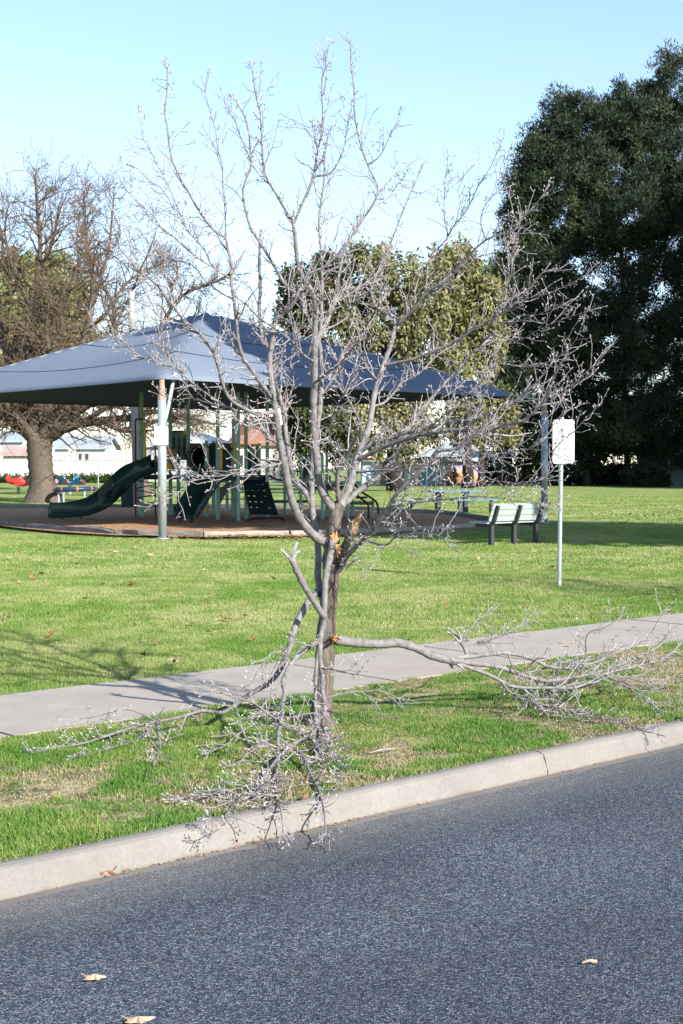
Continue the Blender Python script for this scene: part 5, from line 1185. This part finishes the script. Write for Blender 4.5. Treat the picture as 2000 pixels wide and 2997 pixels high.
def picnic():
    Y = 48.5; s_ = Y / F; a0 = at(1262, 1438, Y); a1 = at(1404, 1438, Y + .8); ax = (a1 - a0); ax.z = 0; L_ = ax.length; ax.normalize(); sd_ = Vector((-ax.y, ax.x, 0))
    root = empty('picnic_table', ((a0.x + a1.x) / 2, Y, 0), 'blue topped picnic table with attached benches standing on the lawn', 'picnic table')
    zt = a0.z
    for k in range(5):
        c0 = a0 + sd_ * (.15 * k - .05); c0.z = zt; b = MB(); b.bar(c0 - ax * .05, c0 + ax * (L_ + .05), .14, .045); b.build('top_slat', M['blue_slat'], root)
    for sgn in (-1, 1):
        for k in range(2):
            c0 = a0 + sd_ * (.25 + sgn * (.72 + .075 * (2 * k - 1))); c0.z = .46; b = MB(); b.bar(c0 + ax * (-.1 if sgn > 0 else .55) - ax * (.3 if sgn > 0 else 0), c0 + ax * (L_ * (.3 if sgn > 0 else 1.2)), .14, .045); b.build('seat_slat', M['blue_slat'], root)
    for f_ in (.22, .78):
        p = a0 + ax * L_ * f_ + sd_ * .25; p.z = 0; b = MB(); b.box(p + UPV * (zt / 2 - .03), (.15, .15, zt - .06), math.atan2(ax.y, ax.x)); b.build('leg', M['bench_iron'], root)
        b = MB(); b.prism([p + sd_ * .3 + UPV * (zt - .03), p - sd_ * .3 + UPV * (zt - .03), p - sd_ * .08 + UPV * (zt - .2), p + sd_ * .08 + UPV * (zt - .2)], ax * .06); b.build('top_bracket', M['bench_iron'], root)
    for sgn, fs_ in ((-1, (.45, 1.1)), (1, (-.15, .4))):
        for f_ in fs_:
            p = a0 + ax * L_ * f_ + sd_ * (.25 + sgn * .72); p.z = 0; b = MB(); b.box(p + UPV * .215, (.11, .11, .43), math.atan2(ax.y, ax.x)); b.build('bench_leg', M['bench_iron'], root)
picnic()
p = gp(377, 1488); bn = empty('wheelie_bin', (p.x, p.y, 0), 'dark green wheelie bin with a maroon lid beside the utility pole', 'bin')
b = MB(); rings = [[p + Vector((x * k, y * k, z)) for x, y in ((-.29, -.3), (.29, -.3), (.29, .3), (-.29, .3))] for z, k in ((.06, .8), (.5, .9), (.95, 1.0))]; b.sweep(rings, None); b.build('body', M['bin_green'], bn)
b = MB(); b.box(p + UPV * .985, (.62, .66, .06)); b.box(p + UPV * 1.02, (.5, .5, .03)); b.build('lid', M['maroon'], bn)
for sx in (-.25, .25):
    b = MB(); q = p + Vector((sx, .3, .1)); b.tube([q - Vector((.03, 0, 0)), q + Vector((.03, 0, 0))], .1, 12); b.build('wheel', M['bench_iron'], bn, fix=False)
b0 = gp(402, 1489); up_ = empty('utility_pole', (b0.x, b0.y, 0), 'weathered timber utility pole rising behind the shade sail', 'utility pole')
tp = at(384, 853, b0.y); r0 = 11.5 / F * b0.y
b = MB(); b.tube([Vector((b0.x, b0.y, 0)), Vector((b0.x, b0.y, 0)).lerp(tp, .5), tp], [r0, r0 * .88, r0 * .74], 14); po = b.build('shaft', M['pole_wood'], up_, smooth=False, fix=False)
for f_ in po.data.polygons: f_.use_smooth = len(f_.vertices) == 4
b = MB(); q = at(375, 884, b0.y - .1); b.box(q, (.12, .14, .22)); b.build('fuse_box', M['bench_iron'], up_)
b = MB(); q0 = Vector((b0.x, b0.y, 0)).lerp(tp, .80); q1 = Vector((b0.x, b0.y, 0)).lerp(tp, .83); b.tube([q0, q1], r0 * .83, 14); b.build('metal_band', M['bench_iron'], up_, fix=False)

# ------------------------------------------------------------------ small rides on the left
p = gp(52, 1446); Yr = p.y; s_ = Yr / F
rd = empty('rocker_ride', (p.x, p.y, 0), 'red plastic aeroplane rocker on a spring at the far left', 'play ride')
b = MB(); ax0 = at(20, 1409, Yr); ax1 = at(88, 1416, Yr); body = [ax0.lerp(ax1, t) for t in np.linspace(0, 1, 9)]
b.tube([q + UPV * (.05 * math.sin(i * .4)) for i, q in enumerate(body)], [.06, .13, .19, .24, .26, .26, .23, .17, .05], 12); b.build('fuselage', M['red_paint'], rd, smooth=True, fix=False)
b = MB(); q = at(24, 1410, Yr); b.prism([q + Vector((x, 0, z)) for x, z in ((-.1, .0), (.22, .0), (.12, .32), (-.06, .38), (-.12, .3))], (0, .08, 0)); b.build('tail_fin', M['red_paint'], rd)
b = MB(); q = at(58, 1420, Yr); b.prism([q + Vector((-.22, -.75, 0)), q + Vector((.2, -.75, 0)), q + Vector((.3, .75, 0)), q + Vector((-.3, .75, 0))], (0, 0, .07)); b.build('wing', M['red_paint'], rd)
b = MB(); q = at(62, 1404, Yr); b.tube([q + Vector((-.16, 0, -.06)), q + Vector((0, 0, .1)), q + Vector((.18, 0, .0))], [.1, .17, .08], 10); b.build('cockpit', M['pink_paint'], rd, smooth=True, fix=False)
b = MB(); q = at(55, 1426, Yr); b.tube([Vector((q.x + .1 * math.cos(t * 5), q.y + .1 * math.sin(t * 5), .0 + t * (q.z / 6))) for t in np.linspace(0, 6, 60)], .02, 6); b.build('spring', M['bench_iron'], rd, fix=False)
c_ = at(220, 1432, 62); sw = empty('spinner_ride', (c_.x, 62, 0), 'navy ring roundabout with orange bands beside the oak trunk', 'play ride')
rx_ = 56 / F * 62; tilt = .1
def rp(q, dr=0): return c_ + Vector(((rx_ + dr) * math.cos(q), (rx_ + dr) * math.sin(q), tilt * math.cos(q + .4) * .3))
b = MB(); b.tube([rp(q) for q in np.linspace(0, 2 * math.pi, 49)], .105, 10); b.build('ring', M['navy_paint'], sw, smooth=True, fix=False)
for k in range(8):
    b = MB(); q = k * math.pi / 4 + .3; b.tube([rp(q - .05), rp(q), rp(q + .05)], .112, 10); b.build('band', M['orange_paint'], sw, fix=False)
for q in (.3, 2.4, 3.9, 5.4):
    b = MB(); t = rp(q); b.tube([Vector((t.x, t.y, 0)), t], .05, 8); b.build('leg', M['galv'], sw, fix=False)
c_ = at(205, 1425, 80); ss = empty('seesaw', (c_.x, 80, 0), 'bright blue four seat spring see-saw with pink seats behind the ring roundabout', 'play ride')
s8 = 80 / F
b = MB(); b.tube([at(160, 1414, 80), at(250, 1414, 80)], .1, 8); b.build('beam', M['blue_paint'], ss, fix=False)
for u in (170, 184, 222, 231):
    b = MB(); b.tube(smooth([at(u - 5, 1412, 80), at(u - 5, 1400, 80), at(u, 1396, 80), at(u + 6, 1400, 80), at(u + 6, 1412, 80)], 3), .05, 7); b.build('handle', M['blue_paint'], ss, fix=False)
for u in (165, 192, 240):
    b = MB(); q = at(u, 1410, 79.8); b.tube([q + Vector((-.16, 0, 0)), q, q + Vector((.18, 0, 0))], [.08, .17, .1], 10); b.build('seat', M['pink_paint'], ss, smooth=True, fix=False)
b = MB(); q = at(205, 1416, 80); b.tube([Vector((q.x, 80, 0)), q], .1, 8); b.build('pedestal', M['galv'], ss, fix=False)

# ------------------------------------------------------------------ fence, houses, block with murals
def wall_px(u0, u1, Y, v0, dep=.12): return at(u0, 1400, Y).x, at(u1, 1400, Y).x, at(600, v0, Y).z
b0, b1, zt = wall_px(-260, 372, 140, 1347)
fn = empty('fence', ((b0 + b1) / 2, 140, 0), 'long cream sheet metal fence in front of the white houses', 'fence')
b = MB()
n_ = int((b1 - b0) / 2.4)
for i in range(n_):
    x0 = b0 + (b1 - b0) * i / n_; x1 = b0 + (b1 - b0) * (i + 1) / n_
    nrib = 12; ring = []
    for k in range(nrib * 2 + 1):
        ring.append(Vector((x0 + .03 + (x1 - x0 - .06) * k / (nrib * 2), 140 - (.02 if k % 2 else 0), 0)))
    vs = ring + [q + UPV * zt for q in ring]; m_ = len(ring)
    b.add(vs, [(k, k + 1, m_ + k + 1, m_ + k) for k in range(m_ - 1)])
o_ = b.build('panel', M['fence'], fn)
md = o_.modifiers.new('thickness', 'SOLIDIFY'); md.thickness = .02
for i in range(n_ + 1):
    x0 = b0 + (b1 - b0) * i / n_; b = MB(); b.box((x0, 139.98, zt / 2), (.06, .1, zt + .02)); b.build('fence_post', M['fence'], fn)
b = MB(); b.bar(Vector((b0, 139.97, zt + .02)), Vector((b1, 139.97, zt + .02)), .1, .05); b.build('top_rail', M['fence'], fn)
b = MB(); p0 = at(288, 1400, 120); b.tube([Vector((p0.x, 120, 0)), Vector((p0.x, 120, 2.4))], .06, 8); tag(b.build('steel_post', M['galv'], fix=False), 'thin pale post standing on the lawn before the cream fence', 'post')
hd = empty('hedge', (at(255, 1400, 138).x, 138, 0), 'low dark green hedge along the foot of the cream fence', 'hedge')
crown_mesh('foliage', [(at(u, 1400, 138).x, 138, .25, 1.6, .7, .4) for u in range(-60, 372, 40)], 260, 9000, .35, .25, .07, M['fol_light_bush'], 77, hd, 0, .3, 0, 0.05)

def house(u0, u1, Y, v_eave, v_ridge, label, wall, roof, wins=(), dep=8.0, ridge_in=0.0, over=.4, garage=None, name='house'):
    x0, x1 = at(u0, 1400, Y).x, at(u1, 1400, Y).x; ze = at(600, v_eave, Y).z; zr = at(600, v_ridge, Y + dep / 2).z
    root = empty(name, ((x0 + x1) / 2, Y, 0), label, 'house')
    b = MB(); b.box(((x0 + x1) / 2, Y + dep / 2, ze / 2), (x1 - x0, dep, ze))
    ym = Y + dep / 2
    if ridge_in < .3: b.prism([Vector((x0, Y, ze)), Vector((x0, Y + dep, ze)), Vector((x0, ym, zr - .1))], (x1 - x0, 0, 0))
    b.build('wall', M[wall], root)
    a_ = [Vector((x0 - over, Y - over, ze - .1)), Vector((x1 + over, Y - over, ze - .1)), Vector((x1 + over, Y + dep + over, ze - .1)), Vector((x0 - over, Y + dep + over, ze - .1)), Vector((x0 - over + ridge_in * dep, ym, zr)), Vector((x1 + over - ridge_in * dep, ym, zr))]
    up2 = UPV * .12; b = MB()
    vs = a_ + [q + up2 for q in a_]
    f1 = [(0, 1, 5, 4), (2, 3, 4, 5), (1, 2, 5), (3, 0, 4)]
    b.add(vs, [tuple(i + 6 for i in f) for f in f1] + ([f1[0][::-1], f1[1][::-1]] + ([f1[2][::-1], f1[3][::-1]] if ridge_in else [])) + [(0, 1, 7, 6), (1, 2, 8, 7), (2, 3, 9, 8), (3, 0, 6, 9)] if ridge_in else
          [(0, 1, 5, 4), (3, 2, 5, 4), (6, 7, 11, 10), (9, 8, 11, 10), (0, 1, 7, 6), (2, 3, 9, 8), (0, 4, 10, 6), (4, 3, 9, 10), (1, 5, 11, 7), (5, 2, 8, 11)])
    b.build('roof', M[roof], root)
    for (a0, a1, c0, c1) in wins:
        wx0, wx1, wz1, wz0 = at(a0, 1400, Y).x, at(a1, 1400, Y).x, at(600, c0, Y).z, at(600, c1, Y).z
        b = MB(); cx_, cz_ = (wx0 + wx1) / 2, (wz0 + wz1) / 2; W_, H_ = wx1 - wx0, wz1 - wz0; fw = .09
        for cxx, czz, sx, sz in ((cx_, wz1 - fw / 2, W_, fw), (cx_, wz0 + fw / 2, W_, fw), (wx0 + fw / 2, cz_, fw, H_ - 2 * fw), (wx1 - fw / 2, cz_, fw, H_ - 2 * fw)): b.box((cxx, Y - .03, czz), (sx, .08, sz))
        wo_ = b.build('window', M['trim'], root)
        b = MB(); b.box((cx_, Y - .015, cz_), (W_ - 2 * fw, .02, H_ - 2 * fw)); g_ = b.build('pane', M['glass'], wo_); g_.matrix_parent_inverse = Matrix.Identity(4)
    return root
house(160, 305, 152, 1312, 1279, 'white weatherboard house with paired windows right of the oak trunk', 'weatherboard', 'iron_roof', [(228, 243, 1325, 1350), (247, 263, 1325, 1350)], 9)
hb = house(-90, 62, 156, 1292, 1263, 'white house at the left edge with a pale blue grey roof', 'weatherboard', 'iron_roof', [], 9)
sh = house(10, 92, 149, 1332, 1307, 'low white lean-to with rusty roof and three small windows left of the oak trunk', 'weatherboard', 'rust_roof', [(22, 33, 1331, 1341), (40, 54, 1331, 1341), (61, 75, 1331, 1341)], 5)
house(420, 700, 150, 1306, 1268, 'wide grey house with a white hipped roof behind the play structure', 'grey_wall', 'white_roof', [(520, 560, 1325, 1350)], 10, .5)
house(672, 835, 138, 1302, 1222, 'house with a terracotta tiled roof and white wall behind the leaning limbs', 'render', 'tile_roof', [(690, 715, 1330, 1370)], 11, .42)
house(1238, 1425, 152, 1334, 1296, 'pinkish brick house just above the mural building', 'brick', 'iron_roof', [], 8, .4)
house(1925, 2120, 128, 1318, 1288, 'brown brick building with white railing at the right edge', 'brown_wall', 'iron_roof', [(1952, 1976, 1326, 1352)], 9)
b = MB(); x0, x1 = at(1958, 1400, 124).x, at(2110, 1400, 124).x; zz = at(600, 1347, 124).z
for dz in (0, -.28, -.55): b.bar(Vector((x0, 124, zz + dz)), Vector((x1, 124, zz + dz)), .05, .06 if dz == 0 else .03)
for k in range(6): b.bar(Vector((x0 + (x1 - x0) * k / 5, 124, 0)), Vector((x0 + (x1 - x0) * k / 5, 124, zz)), .06, .06, up=(0, 1, 0))
tag(b.build('railing', M['trim']), 'white pipe railing before the brown brick building', 'railing')
b = MB(); x0, x1 = at(1952, 1400, 118).x, at(2110, 1400, 118).x
for k in range(14): b.box((x0 + (x1 - x0) * (k + .5) / 14, 118, .62), ((x1 - x0) / 14 - .02, .05 + .02 * (k % 2), 1.24))
tag(b.build('sheet_fence', M['teal_fence']), 'green grey sheet fence at the right edge of the lawn', 'fence')
pr = house(1396, 1500, 140, 1338, 1322, 'dark verandah house right of the mural building', 'brown_wall', 'grey_wall', [(1425, 1450, 1345, 1375)], 6)
b = MB(); q = at(1444, 1400, 136); b.box((q.x, 136, 1.5), (.22, .22, 3.0)); o_ = tag(b.build('verandah_post', M['post_cream']), 'single cream post before the dark verandah house', 'post')
for i, (u, Y, rx, rz, mt, lb) in enumerate(((1430, 132, 1.1, .7, 'fol_light_bush', 'small light green shrub beside the cream post'), (1545, 118, 2.6, 1.5, 'fol_bush', 'dark shrub low under the evergreen, left of the white sign'), (1660, 122, 2.2, 1.3, 'fol_bush', 'dark shrub right of the white sign pole'),
                                        (1890, 112, 1.6, .9, 'fol_bush', 'dark shrub under the evergreen, left of the green grey fence'), (1785, 120, 2.2, 1.0, 'fol_bush', 'low dark shrub between the two trunks under the evergreen'))):
    q = at(u, 1400, Y); t_ = empty('shrub', (q.x, Y, 0), lb, 'shrub', 'shrubs along the far side')
    crown_mesh('foliage', [(q.x + dx, Y, rz * .8, rx * .7, rx * .6, rz) for dx in (-rx * .5, 0, rx * .5)], 60, 4200, .4, .3, .09, M[mt], 60 + i, t_, 0, .4, .2, .05)
    b = MB()
    for k in range(4): b.tube([Vector((q.x + .1 * k - .15, Y, 0)), Vector((q.x + (k - 1.5) * rx * .3, Y, rz))], [.05, .02], 5)
    b.build('stem', M['dark_bark'], t_, fix=False)
sheet('far_road', [Vector((at(1340, 1400, 126).x, 126, 0)), Vector((90, 126, 0)), Vector((90, 134, 0)), Vector((at(1340, 1400, 134).x, 134, 0))], 0.004, M['gutter'])

Yb = 118; zb = at(600, 1347, Yb).z
x0, x1 = at(1058, 1400, Yb).x, at(1408, 1400, Yb).x
tb_ = empty('amenities_block', ((x0 + x1) / 2, Yb, 0), 'low painted building with a sunset mural and teal panels across the lawn', 'building')
b = MB(); b.box(((x0 + x1) / 2, Yb + 2.6, zb / 2), (x1 - x0, 5.0, zb)); b.build('wall', M['render'], tb_)
b = MB(); b.box(((x0 + x1) / 2, Yb + 2.5, zb + .1), (x1 - x0 + .5, 5.8, .2)); b.box(((x0 + x1) / 2, Yb - .42, zb + .03), (x1 - x0 + .5, .06, .26)); b.build('roof', M['iron_roof'], tb_)
b = MB(); b.box(((x0 + x1) / 2 - 1.5, Yb - .47, zb + .10), (x1 - x0 - 3.2, .05, .2)); b.build('fascia', M['red_trim'], tb_)
def mp(u0, u1, mat, name, v0=1351, v1=1420):
    a0, a1 = at(u0, 1400, Yb).x, at(u1, 1400, Yb).x; z1_, z0_ = at(600, v0, Yb).z, max(0.0, at(600, v1, Yb).z)
    b = MB(); b.box(((a0 + a1) / 2, Yb + .07, (z0_ + z1_) / 2), (a1 - a0 - .02, .1, z1_ - z0_)); return b.build(name, M[mat], tb_)
mp(1060, 1098, 'mural_blue', 'blue_panel'); mp(1098, 1113, 'render', 'white_panel'); mp(1113, 1184, 'mural_and_shade_brown', 'entrance_shade_panel'); mp(1184, 1226, 'render', 'white_panel')  # the brown sheet paints the shade inside the open entrance
tp_ = mp(1226, 1307, 'mural_teal', 'teal_panel'); mu = mp(1308, 1406, 'sunset', 'sunset_mural')
s_ = Yb / F
def flat(pts, mat, name, par, Yo=.018):
    b = MB(); b.prism([Vector((at(u, v, Yb).x, Yb + .02 - .004, at(u, v, Yb).z)) for u, v in pts], (0, -.006, 0)); o_ = b.build(name, M[mat], par); o_.matrix_parent_inverse = Matrix.Identity(4)
flat([(1327, 1417), (1326, 1400), (1325, 1392), (1324.5, 1384), (1322, 1392), (1321, 1400), (1319.5, 1398), (1322, 1383), (1324, 1375.5), (1328, 1373.5), (1327, 1369.5), (1324.5, 1369), (1327, 1367.5), (1328, 1364.5), (1331.5, 1364.5), (1332.5, 1367.5), (1335, 1369), (1332.6, 1369.5), (1332, 1373.5), (1336, 1375.5), (1338.5, 1383), (1339.5, 1398), (1338, 1399), (1336, 1386), (1335.5, 1393), (1336, 1400), (1334.6, 1417), (1332.4, 1417), (1332, 1401), (1330.6, 1401), (1330, 1417)], 'mural_dark', 'painted_figure', mu)
flat([(1309, 1419.5), (1309, 1416), (1325, 1415), (1345, 1413), (1362, 1416), (1380, 1416.5), (1404, 1417), (1404, 1419.5)], 'mural_dark', 'painted_ground', mu)
for u in (1363, 1381, 1398): flat([(u - 4, 1416.3), (u - 3, 1407), (u - 1, 1402), (u + 1, 1403), (u + 3, 1409), (u + 5, 1416.3)], 'mural_dark', 'painted_rock', mu)
flat([(1283, 1398), (1284, 1385), (1289, 1382), (1295, 1384), (1298, 1392), (1296, 1401), (1288, 1402)], 'mural_and_shade_brown', 'painted_animal', tp_)
for u, v in ((1249, 1413), (1256, 1416), (1262, 1408), (1266, 1402), (1298, 1413), (1303, 1410)): flat([(u - 2, v), (u, v - 2), (u + 2, v - .5), (u + 1, v + 2)], 'red_paint', 'painted_flower', tp_)

# basketball hoop behind the fence
q = at(212, 1400, 146); hp = empty('basketball_hoop', (q.x, 146, 0), 'white basketball backboard on a bent pole above the cream fence', 'basketball hoop')
z1_ = at(600, 1318, 146).z
b = MB(); b.tube(smooth([Vector((q.x + .5, 146, 0)), Vector((q.x + .5, 146, z1_ - .6)), Vector((q.x + .2, 146, z1_ - .1))], 4), .06, 8); b.build('pole', M['galv'], hp, fix=False)
b = MB(); b.box((q.x, 145.9, z1_ + .1), (.75, .04, .55)); b.build('backboard', M['trim'], hp)
b = MB(); b.tube([Vector((q.x + .2 * math.cos(t), 145.65 + .2 * math.sin(t), z1_ - .12)) for t in np.linspace(0, 6.283, 15)], .02, 5); b.build('rim', M['orange_paint'], hp, fix=False)

# ------------------------------------------------------------------ fallen leaves
def leaf_mesh(L, seed, curl=.25, lobes=True):
    rr = random.Random(seed); n_ = 18; pts = []
    for i in range(n_):
        q = 2 * math.pi * i / n_; r_ = (1 + (.30 * math.cos(q * 5 + .4) + .12 * math.cos(q * 2) if lobes else .05 * math.cos(3 * q))) * .36 * rr.uniform(.78, 1.2)
        pts.append((r_ * math.cos(q) * 1.35, r_ * math.sin(q)))
    b = MB(); vs = [Vector((0, 0, .015))] + [Vector((x * L, y * L, L * curl * (x * x + y * y) * 2.0 * rr.uniform(.4, 1.3))) for x, y in pts]
    b.add(vs, [(0, 1 + i, 1 + (i + 1) % n_) for i in range(n_)])
    t = Vector((-.45 * L, 0, .01)); b.tube([t, t + Vector((-.3 * L, .05 * L, .01))], .0015, 4)
    return b
def leaf(u, v, z, L, mat, seed, label, group, rz, curl=.25, tilt=(0, 0), lobes=True):
    o_ = leaf_mesh(L, seed, curl, lobes).build('fallen_leaf', M[mat], fix=False); o_.location = gp(u, v, z) + UPV * .006; o_.rotation_euler = (tilt[0], tilt[1], rz)
    o_.modifiers.new('thickness', 'SOLIDIFY').thickness = .0012
    return tag(o_, label, 'leaf', group)
leaf(278, 2868, -.12, .062, 'leaf_pale', 1, 'pale lobed leaf lying alone on the bitumen at lower left', 'leaves on the road', .3, .10)
leaf(404, 2994, -.12, .07, 'leaf_pale', 2, 'pale curled leaf on the bitumen cut by the bottom edge', 'leaves on the road', .2, .14)
leaf(716, 2452, -.118, .075, 'leaf_brown', 3, 'largest brown curled leaf in the gutter under the hanging twigs', 'leaves in the gutter', .9, 1.1, (.5, 0))
leaf(676, 2474, -.118, .07, 'leaf_brown', 4, 'brown leaf in the gutter left of the largest curled one', 'leaves in the gutter', 2.0, .8, (.3, 0))
leaf(800, 2435, -.118, .08, 'leaf_pale', 5, 'pale brown leaf in the gutter left of the kerb joint', 'leaves in the gutter', .4, .5)
leaf(880, 2420, -.118, .08, 'leaf_pale', 6, 'pale brown leaf in the gutter right of the kerb joint', 'leaves in the gutter', 1.4, .5)
leaf(283, 2567, -.118, .045, 'leaf_brown', 7, 'brown leaf in the gutter, farther left', 'leaves in the gutter', .1, .9, (.4, .2))
leaf(325, 2559, -.118, .045, 'leaf_brown', 8, 'thin brown leaf in the gutter beside a folded one, farther left', 'leaves in the gutter', .8, 1.0, (.6, 0), False)
leaf(891, 2338, 0.012, .05, 'leaf_brown', 9, 'small orange brown leaf on the kerb top behind the hanging twigs', None, 1.0, .4)
b = MB(); p0, p1 = gp(1704, 2823, -.12), gp(1746, 2819, -.12); b.tube([p0 + UPV * .006, p0.lerp(p1, .5) + UPV * .012, p1 + UPV * .006], [.003, .005, .007], 6)
tag(b.build('stick', M['leaf_pale'], fix=False), 'short pale stick lying on the bitumen at lower right', 'stick')
b = MB(); p0, p1 = gp(1085, 2213), gp(1157, 2203); b.tube([p0 + UPV * .02, p0.lerp(p1, .5) + UPV * .028, p1 + UPV * .024], [.003, .004, .003], 6)
tag(b.build('stick', M['twig'], fix=False), 'thin pale stick lying on the verge right of the trunk', 'stick')
rr = random.Random(31); lm = [leaf_mesh(1.0, 50 + i, .35) for i in range(4)]
src = []
for i in range(4):
    for mt in ('leaf_brown', 'leaf_pale'):
        o_ = lm[i].build('fallen_leaf', M[mt], fix=False); src.append(o_)
spots = [(592, 1772), (1844, 1665), (1707, 1787), (1530, 1787), (1040, 1784), (1924, 1763), (1305, 1776), (340, 1620), (385, 1717), (300, 1718), (125, 1685), (60, 1710), (95, 1696), (440, 1630), (660, 1830), (690, 1880), (740, 1880), (510, 1950), (1160, 1600), (1400, 1640), (228, 1506 + 150), (360, 1713), (150, 1867), (600, 1674), (660, 1820), (20, 1815), (420, 1928), (1190, 1720), (1460, 1660), (560, 1840), (250, 1760), (800, 1700), (1620, 1665), (1010, 1730), (460, 1890)]
used = set()
for i, (u, v) in enumerate(spots):
    s0 = src[i % 8]
    if i < 8: o_ = s0
    else:
        o_ = s0.copy(); C.objects.link(o_)
    k = rr.uniform(.07, .125); o_.scale = (k, k, k); o_.rotation_euler = (rr.uniform(-.5, .5), rr.uniform(-.5, .5), rr.uniform(0, 6)); o_.location = gp(u, v) + UPV * .03
    tag(o_, 'dry fallen leaf lying on the mown lawn beyond the footpath', 'leaf', 'fallen leaves on the lawn')
# leaf litter farther off: too many to count
r = np.random.default_rng(5); V = []; n = 0
def litter(us, vs, cnt, size):
    out = []
    for _ in range(cnt):
        p = gp(r.uniform(*us), r.uniform(*vs)); a = r.uniform(0, 6.28); s_ = size * r.uniform(.6, 1.4); z0 = .03 + .04 * (p.y > 30)
        c1, s1 = math.cos(a), math.sin(a); q = r.uniform(-.5, .5, 4) * s_
        out += [(p.x - c1 * s_, p.y - s1 * s_, z0 + abs(q[0])), (p.x + s1 * s_ * .6, p.y - c1 * s_ * .6, z0 + abs(q[1])), (p.x + c1 * s_, p.y + s1 * s_, z0 + abs(q[2])), (p.x - s1 * s_ * .6, p.y + c1 * s_ * .6, z0 + abs(q[3]))]
    return out
V = litter((1450, 2050), (1440, 1530), 420, .07) + litter((1000, 1500), (1430, 1500), 160, .08) + litter((0, 2000), (1590, 1900), 150, .035) + litter((470, 900), (1577, 1586), 160, .05) + litter((620, 1080), (1572, 1582), 220, .05) + litter((0, 420), (1576, 1640), 60, .05)
for _ in range(230):
    e_ = r.uniform(1.5, 9.5) if r.random() < .35 else ej1 + r.normal(-.1, .5); p = en(e_, 5.03 - abs(r.normal(0, .018)), -.116); a = r.uniform(0, 6.28); z_ = r.uniform(.002, .008) * (3.0 if r.random() < .06 else 1)
    for q in range(4): V.append((p.x + z_ * math.cos(a + q * 1.57) * (1 + .8 * (q % 2)), p.y + z_ * math.sin(a + q * 1.57), p.z + .003 + r.uniform(0, 1) * z_ * .5))
o_ = np_mesh('leaf_litter', np.array(V), 4, M['litter'], None); tag(o_, 'scattered small dry leaves over the far lawn, timber edging and gutter', 'leaf litter', kind='stuff')

# ------------------------------------------------------------------ the next street tree along the verge, out of frame: its bare crown shades the lawn by the sign
def children(o): return [c for c in bpy.data.objects if c.parent == o]
def copy_tree(o, parent=None):
    c = o.copy(); C.objects.link(c)
    if parent is not None: c.parent = parent; c.matrix_parent_inverse = o.matrix_parent_inverse.copy()
    for ch in children(o): copy_tree(ch, c)
    return c
c2 = copy_tree(pear); c2.location = pear.location + EV * 9.4; c2.rotation_euler.z = 2.0
c2['label'] = 'next bare street tree along the verge, outside the right edge'
